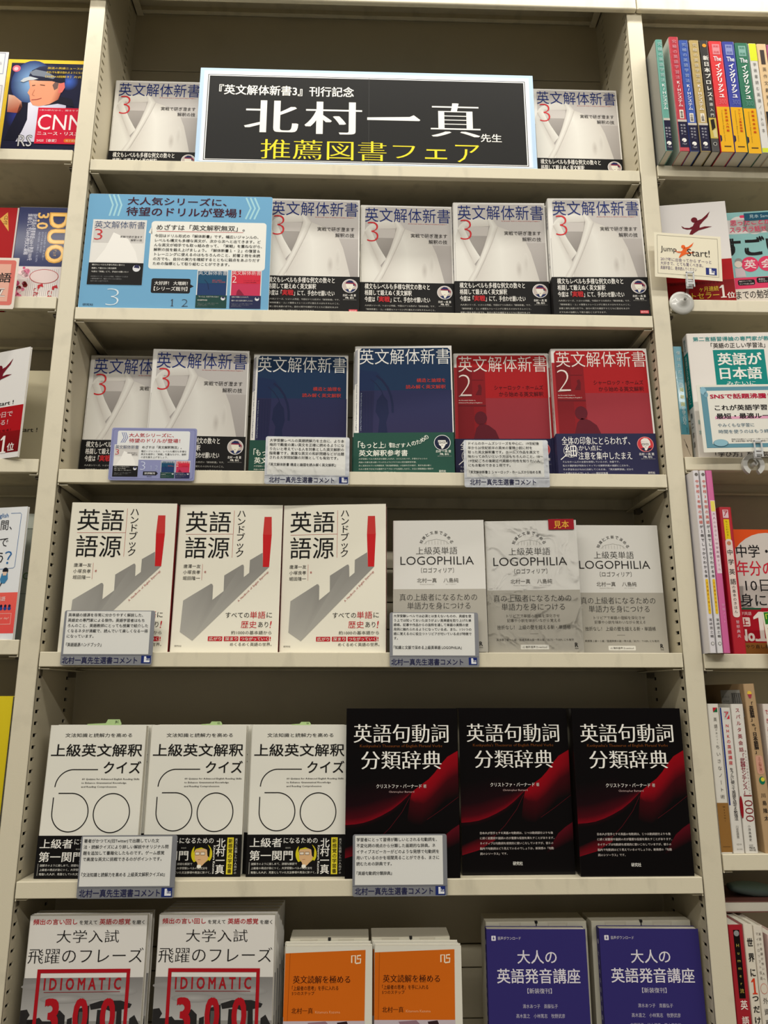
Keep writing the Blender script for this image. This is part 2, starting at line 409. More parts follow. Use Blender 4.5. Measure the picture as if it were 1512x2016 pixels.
def design_a(kind):
    """the three covers of one series: white 3, navy, red 2"""
    p, b = Print(), Print()
    ink = {'3': NAVY, 'n': (232, 232, 230), 'r': (238, 226, 220)}[kind]
    if kind == '3':
        g1, g2 = (196, 192, 189), (168, 163, 160)
        p.poly([(7.4, 7), (9, 4.2), (13, 3), (142, 3), (145, 4.2), (146, 7), (146, 73), (7.4, 73)], g1, 0)
        p.grad(2, 73, 146, 142, (183, 178, 175), g2, 0)
        rb, rs, rd = (224, 222, 216), (207, 203, 197), (196, 191, 186)
        # robe: body, neck inside, back of the collar, left side and lapel, right lapel, sleeve folds
        bd = [(62, 34), (70, 43), (81, 47.5), (96, 54.5), (107, 61.5), (115, 72), (122, 90), (128, 115), (134, 142)]
        lf = [(56, 50), (56, 58), (54, 68), (50, 80), (46, 92), (42, 104), (37, 118), (33, 130), (28, 142)]
        md = [lerp(a, b_, .55) for a, b_ in zip(bd, lf)]
        p.strip(bd, md, rs, rb, 1); p.strip(md, lf, rb, rs, 1)
        p.poly([(14, 44), (58, 42), (55, 58), (41.5, 98), (28, 76), (18, 58)], [(186, 181, 177), (176, 171, 167), (160, 155, 151), (148, 143, 139), (158, 153, 149), (176, 171, 167)], 2)
        p.rect(19, 44, 56, 61, (198, 193, 189), 3)
        p.strip([(17, 36), (26, 31), (36, 29), (47, 28.2), (57, 28.4)], [(17, 45), (26, 44.2), (36, 43.8), (47, 43.6), (57, 43)], rb, rs, 3)
        p.poly([(2.5, 76), (4, 60), (7, 50), (12, 56), (19, 76), (27, 98), (36, 120), (34, 142), (2.5, 142)], [rb, rb, rs, rs, rs, rs, rs, rb, rb], 3)
        p.strip([(6, 50), (10, 42), (16, 36), (20, 38)], [(12, 58), (14, 54), (16, 50), (19, 48)], rb, rs, 3.5)
        p.strip([(7, 50), (13, 64), (20, 82), (28, 101), (32, 112)], [(16, 44), (22, 60), (29, 76), (37, 91), (41.6, 99)], rs, rb, 4)
        p.line([(7, 50), (13, 64), (20, 82), (28, 101)], .7, (200, 195, 189), 5)
        ro = [(57, 28.4), (64, 32), (71, 44), (65, 62), (57, 82), (47, 106), (38, 126), (30.5, 142)]
        ri = [(53, 29), (55, 34), (58, 43), (54.5, 58), (48, 80), (41, 99), (31, 122), (20, 142)]
        mr = [lerp(a, b_, .5) for a, b_ in zip(ro, ri)]
        p.strip(ro, mr, rs, rb, 5); p.strip(mr, ri, rb, rs, 5)
        p.line(ro[2:], .7, (202, 197, 191), 6); p.line(ri[2:6], .5, (170, 165, 160), 6)
        p.fan(102.5, 120, 5.5, (190, 185, 179), (216, 213, 207), 2, 16); p.fan(114, 110, 4.5, (201, 197, 191), (213, 210, 204), 2.4, 19)
        p.text('An Essential Guide to Advanced Reading in English 3', (77, 33, 139, 34.8), (196, 90, 84), 0.02, res=1)
        p.text('3', (11, 31.5, 29, 68), (204, 56, 62), -0.026, 6, res=4)
        p.text('実戦で研ぎ澄ます', (81, 52, 139.6, 59.4), (50, 46, 46), 0.004, 5); p.text('解釈の技', (109.5, 63, 139.6, 70.4), (50, 46, 46), 0.004, 5)
        bc_, bt = (27, 25, 25), (236, 233, 228)
    elif kind == 'n':
        u_, l_ = (28, 58, 92), (52, 50, 88)
        p.poly([(7.4, 8), (10.5, 3.6), (142, 3.6), (145.8, 8), (145.8, 75), (7.4, 75)], [u_] * 6, 0)
        p.grad(7.4, 75, 146.4, 146, (48, 52, 92), l_, 0)
        d1 = (30, 40, 78)
        p.poly([(7.4, 40), (34, 44), (40, 52), (30, 60), (30, 75), (7.4, 75)], (28, 50, 90), 1)
        p.poly([(8, 76), (30, 76), (28, 146), (12, 146)], (40, 42, 80), 1)
        arc = [(33, 50), (42, 58), (50, 70), (55, 84), (57.5, 98), (57.8, 112)]
        p.line(arc, 3.4, d1, 2); p.line([(a - 9, b_ + 6) for a, b_ in arc[:4]], 1.2, d1, 2)
        p.poly([(34, 92), (42, 80), (50, 92), (52, 112), (48, 128), (50, 144), (36, 144), (38, 122), (32, 110)], d1, 1)
        for k in range(4): p.line([(12 + 4.4 * k, 78), (13 + 4.2 * k, 140)], .8, d1, 2)
        p.text('構造と論理を', (94, 55.6, 137.6, 62.2), (206, 74, 62), .006, 5); p.text('読み解く英文解釈', (77.6, 66.4, 137.6, 73), (206, 74, 62), .006, 5)
        p.text('An Essential Guide to Advanced Reading in English', (9.2, 79, 11.4, 141), (170, 180, 196), .01, res=1, rot=True)
        p.text('An Essential Guide to Advanced Reading in English', (2.2, 60, 4.4, 141), (64, 74, 110), .01, res=1, rot=True)
        for k in range(26): p.line([(0.6, 10 + 2.2 * k), (4.4, 6 + 2.2 * k)], .7, (52, 66, 110), 2)
        bc_, bt = (42, 86, 74), (234, 236, 226)
    else:
        p.poly([(4.8, 8), (8, 3.4), (142, 3.4), (145.4, 8), (145.4, 75), (4.8, 75)], [(178, 34, 40)] * 6, 0)
        p.grad(4.8, 75, 145.4, 142, (162, 58, 68), (158, 60, 70), 0)
        p.rect(0.4, 24, 48.5, 143, (146, 28, 38), 1); p.rect(0.4, 24, 4.8, 143, (176, 52, 58), 2)
        p.rect(6, 28, 28, 74, (132, 24, 34), 2); p.line([(28, 45), (46, 45)], .7, (104, 22, 34), 3)
        p.poly([(33, 70), (38, 60), (37, 54), (41, 52), (43, 58), (42, 70)], (112, 24, 36), 3)
        p.rect(6, 86, 48.5, 89, (118, 24, 36), 2); p.rect(6, 89, 30, 142, (134, 28, 38), 2)
        hd = (104, 28, 44)
        p.circ(40, 108, 9.5, hd, 3, 11); p.poly([(28, 143), (33, 124), (40, 116), (52, 120), (62, 128), (68, 143)], hd, 3)
        p.text('シャーロック・ホームズ', (62.5, 53.8, 138, 61.4), (92, 24, 34), .004, 5); p.text('から始める英文解釈', (69.5, 64.6, 138, 72.4), (92, 24, 34), .004, 5)
        p.text('2', (7.4, 36, 27, 73), (238, 226, 220), -0.026, 6, res=4)
        p.text('An Essential Guide to\nAdvanced Reading in English 2', (6.6, 78, 43, 84), (238, 226, 220), .02, res=1)
        bc_, bt = (48, 48, 82), (232, 230, 228)
    p.text(TITLE, (7.4, 5.2, 145, 31.6), ink, -0.003, 6, res=3)
    g, lt = bc_, (190, 188, 182)
    b.rect(0, 141.5 if kind != 'n' else 144.3, 148, 209.8, bc_, 0)
    if kind == '3':
        b.text('構文もレベルも多様な例文の数々と', (7.5, 144, 110, 154), bt, .012); b.text('格闘して鍛えぬく英文解釈', (7.5, 155.4, 81.5, 165), bt, .012)
        b.text('今度は「', (7.5, 167, 29.5, 176.6), bt, .012); b.text('実戦', (29.5, 166.4, 47, 176.4), (196, 50, 56), .03); b.text('」にて、手合わせ願いたい', (47.5, 167, 110, 176.6), bt, .012)
        b.text('大人気シリーズ、いよいよ完結。今回はドリル形式の「解体新書」です。\n『解体新書１・２』の復習＆トレーニングに使えるのはもちろんのこと、\n前著２冊を未読の方でも、自分の実力を確認するとともに弱点をあぶり\nだすための指標として取り組むことができます。', (8, 181.2, 118, 204), lt, .004, res=1)
        portrait(b, 133.5, 158, 12, (228, 226, 226), (196, 184, 178), (40, 44, 92), (226, 222, 210), (34, 52, 100), (150, 40, 70))
        b.rect(132.4, 199, 145.4, 204.2, (206, 74, 86), 3); b.text('研究社', (133.4, 199.9, 144.4, 203.4), (240, 200, 200), .01, res=1)
    elif kind == 'n':
        b.text('「', (6.5, 158, 10, 168), bt, .01); b.text('もっと上', (10, 159, 45, 169.2), bt, .016); b.text('」を', (45, 160, 57, 168), bt, .008)
        sx = [(57, 165), (65, 165.2), (73, 164.8), (81, 163.6), (88.5, 161.8), (95.5, 159.4), (101.5, 156.2), (107, 152.4)]
        for k, ch in enumerate('目ざす人のための'):
            x, y = sx[k]; a = math.radians(-max(0, k - 2) * 6.5); ca, sa = math.cos(a) * 3.4, math.sin(a) * 3.4
            q = [(x - ca + sa, y - sa - ca), (x + ca + sa, y + sa - ca), (x + ca - sa, y + sa + ca), (x - ca - sa, y - sa + ca)]
            b.text(ch, q, bt, .012)
        b.text('英文解釈参考書', (8, 171.8, 79.6, 181.8), bt, .014)
        b.text('大学受験レベルの英文法を理解した人が、さらに力をつけ、多様なジャンルの\n英語の文章を読み解いていけるようにするための英文解釈参考書。\n長く支持されている伊藤和夫『英文解釈教室』の伝統を引き継ぎ、英文を読み解く\nための思考プロセスを重視するアプローチを採用しながら、文法と情報構造の関係や\n和訳の技術についても詳しく解説しました。', (7.8, 184.6, 117, 208.4), (206, 212, 200), .004, res=1)
        portrait(b, 130.6, 160.8, 12.2, (232, 232, 230), (26, 36, 68), (20, 26, 52), (230, 228, 222), (20, 26, 52), None, True)
        b.text('研究社', (125, 203.8, 135, 207.4), bt, .006, res=1)
    else:
        b.text('全体の印象にとらわれず、', (7.6, 146.4, 109, 159.6), bt, .004)
        b.circ(20, 169, 10.6, bt, 3); b.circ(20, 169, 10, bc_, 4); b.line([(12.5, 176), (4.6, 183)], 1.3, bt, 3)
        b.text('細', (11.6, 160, 28.4, 178.6), bt, .008, 6); b.text('かい点に', (32, 160.4, 66, 169), bt, .004); b.text('注意を集中したまえ', (30.6, 170.8, 110, 183), bt, .004)
        b.text('そんなホームズの主張を体現しているのが、本書です。\n私たち翻訳家が何気なくやっている解釈作業の細部にこだわり、\nその手法をロジカルに分析してくれる本。「英文解釈探偵」だから\nこそ書けるものでしょう。──翻訳家推薦', (6.6, 185, 110, 206), (206, 206, 212), .004, res=1)
        portrait(b, 131.5, 159, 12.2, (226, 150, 150), (200, 66, 72), (226, 222, 216), (226, 222, 216), (46, 44, 70), None, True)
        b.text('研究社', (131.4, 202, 141.6, 205.6), bt, .006, res=1)
    b.text('北村 一真 著', (122.6 if kind == '3' else 120.6, 172.4, 143, 176.6), bt, .012, res=1); b.text('MR. BIG', (127, 177.4, 139.6, 180.6), bt, .02, res=1)
    b.text('@Kazuma_Kitamura', (123, 181.6, 144, 182.8), lt, .01, res=1)
    return p, b, bc_
def spine_a(col, ink):
    q = Print(); q.vtext(TITLE, (5.5, 12, 11.5, 52), ink, 0.0); q.vtext('北村一真', (6, 96, 11, 122), ink)
    return q

BOOKS = {}
for kind, nm in (('3', 'A'), ('n', 'B'), ('r', 'C')):
    p, b, bcol = design_a(kind)
    BOOKS[nm] = Book('book', 0.148, 0.210, 0.016, (226, 224, 219), p, (0.0685 if kind != 'n' else 0.0657, bcol), b, spine_pr=spine_a(0, NAVY if kind != 'r' else RED))
# D: cream handbook with grey key and red prism
CREAM = (229, 225, 209)
p = Print(); k = (26, 25, 24)
p.text('英語', (10.5, 9.6, 74.3, 40.6), k, 0.002, res=3); p.text('語源', (11.5, 47.4, 74.2, 78.6), k, 0.002, res=3)
p.line([(11.5, 44), (78.5, 43.4)], .45, (186, 84, 76)); p.line([(78.7, 8.4), (78.7, 77.6)], .45, (186, 84, 76))
p.vtext('ハンドブック', (83.4, 8.8, 95.6, 76.6), k, 0.004)
p.poly([(122.3, 17.6), (132.5, 17.6), (133.6, 44), (121.1, 44)], (202, 66, 62)); p.poly([(121.1, 44), (133.6, 44), (131.6, 90.9), (122.8, 91)], (200, 38, 42))
kg, kd = (150, 148, 143), (168, 166, 160)
p.poly([(14.1, 138.8), (51.1, 115.1), (53, 115.4), (54.4, 118), (54.5, 137.8), (69.5, 125.5), (69.2, 103.2), (93.2, 87.8), (95, 87.6), (96.2, 90), (96.7, 105.5), (104, 99.3), (104.2, 81.1), (121.6, 70.3), (122.8, 91.1), (131.6, 91), (30.4, 194.4), (12.5, 182.4)],
       [kd] + [kg] * 14 + [kg, (176, 174, 167), (172, 170, 164)])
p.text('唐澤一友\n小塚良孝\n堀田隆一', (11.3, 87.4, 35.4, 110), (70, 68, 64), 0.0, res=2); p.line([(37.9, 87), (37.9, 110)], .4, (180, 84, 76)); p.text('著', (40.7, 96.8, 43.6, 100), (180, 84, 76), res=1)
p.text('A  Handbook  of  English  Etymology', [(89.2, 138.8), (129.6, 96.4), (132.2, 98.8), (91.8, 141.4)], (176, 84, 80), 0.004, res=1)
p.text('すべての', (74, 155.2, 106.8, 162.8), (52, 50, 46), 0.004); p.text('単語', (107.8, 153.8, 129.2, 163.6), RED, 0.0); p.text('に', (131, 155.2, 138.4, 162.4), (52, 50, 46), .004)
p.text('歴史', (96, 167, 117.7, 176.9), RED, 0.0); p.text('あり', (119.7, 168.2, 133.6, 175.8), (52, 50, 46), .004); p.text('!', [(136.6, 167), (138.6, 167), (137.0, 176.8), (135.4, 176.8)], RED, .01)
p.text('約1000の基本語から', (83, 180.6, 138.6, 185.6), (84, 82, 76), .002)
for x0, x1, t in ((51.5, 71.3, '広がり'), (73.4, 93.4, '深まり'), (95.3, 135.3, 'つながっていく')):
    p.rect(x0, 188.4, x1, 194.8, (190, 40, 54)); p.text(t, (x0 + 1.6, 189.3, x1 - 1.4, 193.9), (232, 226, 212), .012)
p.text('!', (136.3, 188.8, 138, 194.4), RED, .01); p.text('めくるめく英語の世界。', (82.2, 196.8, 139.4, 201.6), (84, 82, 76), .002); p.text('研究社', (6.4, 200.3, 16.2, 202.8), (110, 106, 98), .002, res=1)
BOOKS['D'] = Book('book', 0.148, 0.210, 0.017, CREAM, p, inner=(150, 36, 42))
# E: pale grey vocabulary book
p = Print(); k = (66, 64, 60)
p.rect(0.2, 100.6, 129.8, 187.8, (178, 174, 164), 0)
for i, ch in enumerate('知識と文脈で深める'):
    a = math.radians(-66 + 16.5 * i); cx, cy = 62 + 23.5 * math.sin(a), 41.5 - 23.5 * math.cos(a); c_, s_ = math.cos(a) * 2.3, math.sin(a) * 2.3
    p.text(ch, [(cx - c_ + s_, cy - s_ - c_), (cx + c_ + s_, cy + s_ - c_), (cx + c_ - s_, cy + s_ + c_), (cx - c_ - s_, cy - s_ + c_)], k, .004)
p.line([(44, 35.4), (50, 30.5), (62, 28.2), (74, 30.5), (80, 35.4)], .4, (168, 166, 160), 2)
for i in range(8): p.line([(47 + 4.3 * i, 36), (47 + 4.3 * i, 30.4)], .35, (168, 166, 160), 2)
p.text('上級英単語', (32.8, 39.8, 91.4, 50.4), k, (.008,)); p.text('LOGOPHILIA', (10.6, 53.6, 114.2, 65.6), (48, 46, 44), -.006, res=3); p.text('〔ロゴフィリア〕', (39.8, 69.8, 85.8, 77.4), (84, 82, 78), 0)
p.text('北村一真', (33.8, 84.8, 61.4, 91.4), (104, 100, 94), 0); p.text('八島純', (71, 84.8, 92, 91.4), (104, 100, 94), 0)
p.text('Kazuma Kitamura', (38, 93.2, 58, 94.4), (160, 157, 150), 0, res=1); p.text('Jun Yashima', (74, 93.2, 89, 94.4), (160, 157, 150), 0, res=1)
p.text('真の上級者になるための', (9.2, 107.2, 117.2, 117), k, (.008,)); p.text('単語力を身につける', (20, 119.4, 107.6, 129), k, (.008,))
p.text('トリビアで単語の理解を深化させ', (26.4, 134.4, 99.7, 139.2), (108, 104, 96), 0, res=1); p.text('記事や小説を味わいながら覚える', (27, 140.8, 100.4, 145.6), (108, 104, 96), 0, res=1)
p.text('挫折なし！ 上級の壁を越える新・単語帳', (13, 149.6, 114, 155.6), (90, 87, 80), 0); p.line([(58, 161.7), (69.4, 161.7)], .5, (120, 116, 108))
p.text('英検準１級〜１級／国連英検Ａ級〜特Ａ級／IELTS・TOEFL にも有効', (11.4, 168.2, 117.2, 171.6), (104, 100, 92), 0, res=1)
p.rrect(44.3, 176.6, 83, 183, 1, (222, 220, 212)); p.text('♪2 無料音声 Download', (47, 178.2, 80, 181.4), (110, 106, 98), .004, res=1)
p.text('R', (118.4, 174, 122.8, 180), (46, 44, 42), .03); p.text('Asuka', (118.2, 181, 123, 182.6), (46, 44, 42), .01, res=1)
BOOKS['E'] = Book('book', 0.130, 0.188, 0.014, (212, 210, 204), p)
# F: white quiz book with outlined 60
p, b = Print(), Print(); k = (36, 34, 32)
p.text('文法知識と読解力を高める', (21.4, 10.4, 110, 15.4), k, .002); p.text('上級英文解釈', (4.9, 24, 125, 40), k, .014, res=3); p.text('クイズ', (76, 45.8, 125, 61.2), k, .014, res=3)
p.text('60 Quizzes for Advanced English Reading Skills\nto Enhance Grammatical Knowledge\nand Reading Comprehension', (48.8, 67.2, 124.3, 79.4), (70, 68, 66), .018, res=1)
def arc(cx, cy, rx, ry, a0, a1, n=26): return [(cx + rx * math.cos(math.radians(a0 + (a1 - a0) * i / n)), cy + ry * math.sin(math.radians(a0 + (a1 - a0) * i / n))) for i in range(n + 1)]
p.line([(68.8, 56.5)] + arc(37, 79, 22.4, 22.5, -90, -178), 1.3, k)
p.line([(20.3, 85.9)] + arc(37.6, 109.4, 23.4, 23.5, -90, 180, 50) + [(14.3, 91)], 1.3, k)
p.line(arc(91.4, 110, 23.4, 23.8, 0, 360, 60)[:-1], 1.3, k, closed=True)
b.rect(0, 137.4, 128, 187.8, (24, 22, 22), 0); wt = (232, 230, 224)
b.text('上級者', (3.6, 141.4, 45.4, 152.6), wt, .012, res=3); b.text('になるための', (47.6, 141.2, 91.6, 148), wt, .006); b.text('第一関門', (4, 156.6, 59.8, 168.6), wt, .012, res=3)
b.text('著者初', (50, 152.6, 56.6, 154.4), (170, 168, 160), 0, res=1)
b.rect(3.6, 170.6, 4.4, 184.8, (150, 148, 144), 2)
b.text('謎解きのように楽しめて、詳細な解説で\n上級者の視点が身につく。大学受験レベルの英文法を\n勉強した人が、見落としていた文法事項や用法に気づく。', (6.4, 171.2, 90, 184.4), (214, 212, 206), .006, res=1)
b.circ(77, 161, 13.6, (208, 196, 40), 3)
b.poly([(60.5, 184), (64, 172.4), (70, 169.4), (77, 175), (86, 168), (92, 172), (93.5, 178), (86, 184)], (24, 22, 22), 4)
b.poly([(67.6, 156), (84, 154), (86, 163), (84.6, 168), (79, 174), (73.4, 178), (72, 171.4), (68.6, 167)], (214, 178, 136), 5)
b.poly([(66.8, 159), (67.4, 151), (71.4, 147.6), (78, 147), (84, 149), (87.6, 155), (87, 165), (84.6, 163), (83.6, 155.6), (76, 152.8), (69, 154.6)], (22, 20, 20), 6)
for gx in (68.6, 75.6): b.rect(gx, 158.4, gx + 5.6, 162, (226, 214, 196), 6); b.frame(gx, 158.4, gx + 5.6, 162, .4, (80, 64, 50), 7)
b.line([(72.4, 167.6), (76, 167.4)], .5, (160, 100, 90), 6); b.rrect(71.6, 173.6, 77, 177.6, 1.4, (232, 230, 220), 6)
b.vtext('北村一真', (95.2, 142, 107.2, 184.8), wt, .012); b.text('Kitamura Kazuma', (91.8, 150.6, 94.6, 184.6), wt, .02, rot=True, res=1)
b.rect(109.4, 141, 117.6, 185.2, (222, 208, 60), 2); b.vtext('新感覚の学習書', (110.8, 142.4, 116.4, 184), (60, 48, 20), .014); b.vtext('英文に挑戦したい人向けの', (119.4, 142, 122.8, 184.8), (200, 198, 192), .004, res=1)
BOOKS['F'] = Book('book', 0.128, 0.188, 0.014, (226, 224, 213), p, (0.0506, (24, 22, 22)), b, spine_pr=None)
# G: glossy black dictionary with red sweeps
p = Print(); bk = (14, 9, 10)
p.rect(0.1, 0.1, 147.9, 209.9, bk, 0)
def lerp(a, b_, t): return tuple(a[i] * (1 - t) + b_[i] * t for i in range(len(a)))
edge = [(0, 146.2), (12, 145.4), (23.3, 143.6), (35, 140), (47.1, 134.8), (60, 128), (71.5, 119.6), (80, 112), (86.6, 106)]
inn = [(0, 96), (12, 95), (24, 93), (36, 90), (48, 88), (60, 90), (70, 94), (80, 98), (88, 101)]
mid = [lerp(a, b_, .45) for a, b_ in zip(edge, inn)]; m2 = [lerp(a, b_, .15) for a, b_ in zip(edge, inn)]
p.strip(edge, m2, (128, 8, 28), (78, 8, 22), 1); p.strip(m2, mid, (78, 8, 22), (34, 9, 16), 1); p.strip(mid, inn, (34, 9, 16), bk, 1)
p.strip(edge, [(a, b_ + 5) for a, b_ in edge], (40, 6, 14), bk, 1)
e2 = [(86.6, 106), (96, 99), (109, 90), (117, 82), (124.8, 72), (134, 62), (147.9, 54.5)]
l2 = [(84, 116), (92, 120), (102, 121), (112, 114), (122, 104), (134, 92), (147.9, 84)]
c2 = [lerp(a, b_, .5) for a, b_ in zip(e2, l2)]
p.strip(e2, c2, (150, 8, 26), (134, 8, 26), 2); p.strip(c2, l2, (134, 8, 26), (70, 7, 18), 2)
l3 = [(a - 4, b_ + 26) for a, b_ in l2[:-1]] + [(147.9, 112)]
p.strip(l2, l3, (70, 7, 18), bk, 2)
p.line([(0, 183), (20, 178), (40, 166), (57.6, 150), (74, 130), (84, 112)], .5, (96, 26, 36), 3); p.line([(106, 140), (125, 128), (147.9, 112)], .5, (92, 22, 32), 3)
p.strip([(0, 186), (22, 180), (44, 168)], [(0, 174), (20, 166), (44, 160)], (120, 10, 28), (30, 10, 14), 2)
p.strip([(111, 184), (126, 178), (147.9, 168)], [(128, 160), (138, 152), (147.9, 146)], (24, 8, 12), (96, 14, 30), 2)
wt = (238, 236, 230)
p.text('英語句動詞', (10, 20.4, 136, 44), wt, (.022,), 6, res=3); p.text('分類辞典', (20, 54.6, 126, 77.4), wt, (.022,), 6, res=3)
p.text("Kenkyusha's Thesaurus of English Phrasal Verbs", (18.2, 46.2, 127.4, 51), (122, 74, 34), .004, 6, res=1)
p.text('クリストファ・バーナード', (40, 96.2, 99.4, 101.4), (226, 222, 216), .01, 6); p.text('著', (101.6, 96.6, 105.8, 101), (200, 196, 190), 0, 6, res=1); p.text('Christopher Barnard', (56.4, 104.4, 89.6, 107.6), (196, 170, 166), 0, 6, res=1)
p.text('日本人が苦手とする英語の句動詞は、じつは動詞部分よりも後\nに続く前置詞や副詞の方が重要な役割を果たすことがあります。\nネイティブは句動詞を感覚的に使いこなしていますが、彼らの\n脳内で句動詞はどう見えているのでしょうか。新発想の「句動\n詞のシソーラス」です。', (23.8, 157.4, 122.4, 185.8), (214, 206, 200), .002, 6, res=1)
p.text('研究社', (66.4, 193.8, 79.3, 198.4), wt, .01, 6)
BOOKS['G'] = Book('book', 0.148, 0.210, 0.018, bk, p, gloss=True)
# H: white phrase book, grey photo and red frame
p = Print(); k = (38, 36, 36)
p.text('頻出の言い回し', (5, 3.6, 60.2, 10), (188, 30, 44), .012); p.text('を覚えて', (62.9, 5.2, 85.2, 10), k, .004); p.text('英語の感覚', (88.1, 3.6, 126.9, 10.2), (188, 30, 44), .012); p.text('を磨く', (129.1, 5.4, 144.7, 10.2), k, .004)
p.text('大学入試', (36.2, 16.4, 114, 30.8), k, (.008,), res=3); p.text('飛躍のフレーズ', (2.8, 37, 145.8, 54.2), k, (.008,), res=3)
for i in range(6):
    a, b_ = 70.4 + i * 8, 78.4 + i * 8; v = 138 + i * 8
    p.grad(0.2, a, 147.8, b_, (v, v - 2, v - 4), (v + 8, v + 6, v + 4), 0)
p.rect(0.2, 118.4, 147.8, 209.8, (150, 148, 144), 0)
for cx, cy, rx, ry, v in ((24, 80, 26, 4, 158), (80, 76, 34, 3, 156), (120, 86, 22, 5, 176), (50, 94, 28, 5, 178), (104, 98, 30, 4, 186)): p.fan(cx, cy, rx, (v, v - 2, v - 4), (150, 148, 146), 1, ry)
st = (52, 50, 50)
for pts in ([(0.3, 106), (8, 105), (12, 111), (9, 116), (20, 116), (21, 150), (0.3, 150)], [(9, 118), (24, 114), (28, 118), (40, 118), (41, 150), (9, 150)], [(40, 112), (48, 106), (55, 112), (56, 150), (40, 150)], [(58, 116), (64, 114), (65, 150), (58, 150)], [(66, 106), (84, 101), (86, 150), (67, 150)], [(84, 100), (98, 96), (122, 96), (136, 100), (134, 104), (124, 106), (126, 150), (112, 150), (111, 108), (100, 104), (86, 106)], [(94, 106), (104, 106), (106, 150), (93, 150)], [(134, 116), (140, 112), (146, 122), (147.5, 150), (134, 150)]):
    p.poly([(a, b_) for a, b_ in pts], st, 2)
p.rect(113, 108, 118, 150, (136, 134, 130), 3); p.rect(72, 108, 77, 150, (96, 94, 92), 3)
p.rect(0.2, 138, 147.8, 209.8, (84, 82, 78), 3)
p.frame(16.3, 60.6, 131.2, 200, 4.3, (176, 28, 40), 5)
p.text('I D I O M A T I C', (25.7, 70.4, 120.8, 84), (168, 34, 44), .03, 5); p.line([(26.5, 86.2), (120.2, 86.2)], .6, (150, 34, 44), 5)
for a_, c_ in ((29, '3'), (64.6, '0'), (98, '0')): p.text(c_, (a_, 93, a_ + 18.4, 133), (178, 30, 42), .045, 5, res=3)
BOOKS['H'] = Book('book', 0.148, 0.210, 0.013, (222, 219, 213), p)
# I: white paperback with a tilted orange jacket
p = Print()
OR = (208, 112, 28); dk = (66, 24, 14)
p.poly([(0.6, 7.4), (100.6, 3.9), (99.7, 82.2), (0.2, 82.2)], OR, 1)
p.line([(6.6, 7.4), (5.2, 82)], .5, (160, 80, 20), 2)
wt = (236, 226, 204)
p.line([(83.4, 18.4), (83.4, 10.4), (88, 10.2), (88, 18.8)], 1.5, wt, 3); p.line([(94.8, 10), (90.4, 10.4), (90.4, 14), (94.6, 13.8), (94.2, 18.4), (88.4, 19)], 1.5, wt, 3)
p.text('英文読解を極める', (10.9, 32.4, 81.8, 40.8), dk, (.024,)); p.text('「上級者の思考」を手に入れる', (9.9, 43.6, 67.2, 48.6), dk, .006); p.text('5つのステップ', (9.9, 49.8, 37.7, 53.8), dk, .006)
p.text('北村一真', (9.9, 67.7, 36.2, 73.9), dk, (.02,)); p.text('Kitamura Kazuma', (39.2, 71, 69.6, 73.9), (232, 176, 132), 0, res=1)
p.grad(0.2, 82.2, 100, 175, (196, 184, 190), (190, 176, 176), 1)
p.poly([(30, 84), (52, 82.6), (60, 90), (40, 100)], (150, 120, 130), 2); p.poly([(66, 84), (78, 82.6), (84, 96), (70, 100)], (60, 40, 44), 2)
BOOKS['I'] = Book('book', 0.109, 0.176, 0.011, (216, 213, 200), p)
# J: violet pronunciation course
p = Print(); VI = (62, 55, 120); wt = (226, 222, 230)
p.rect(0.1, 0.1, 127.9, 187.9, VI, 0)
p.rrect(6.4, 7.8, 12, 13.6, .8, wt); p.line([(9.2, 8.6), (9.2, 11.2)], .8, VI, 3); p.poly([(7.8, 10.6), (10.6, 10.6), (9.2, 12.4)], VI, 3)
p.text('音声ダウンロード', (14.4, 8.6, 44.2, 12.6), (206, 202, 214), .006, res=1)
p.text('大人の', (38.8, 24.4, 89.2, 40), wt, .008, res=3); p.text('英語発音講座', (12, 45.6, 118, 62.6), wt, .012, res=3); p.text('【新装復刊】', (50, 68, 81, 74), (206, 202, 214), .004)
g = (196, 192, 210)
p.text('清水あつ子　斎藤弘子', (43.4, 85.9, 87.6, 90.6), g, 0); p.text('髙木直之　小林篤志　牧野武彦', (34.7, 96.7, 96.2, 101.5), g, 0); p.text('内田洋子　杉本淳子　平山真奈美', (32.3, 107.9, 95.9, 112.6), g, 0)
q = Print(); q.rect(0.6, 0.3, 14.4, 187.7, (56, 48, 122), 0); q.circ(7.5, 17, 3, (180, 176, 200)); q.vtext('大人の英語発音講座', (4.6, 28, 10.4, 118), g, 0)
BOOKS['J'] = Book('book', 0.128, 0.188, 0.015, VI, p, spine_pr=q)

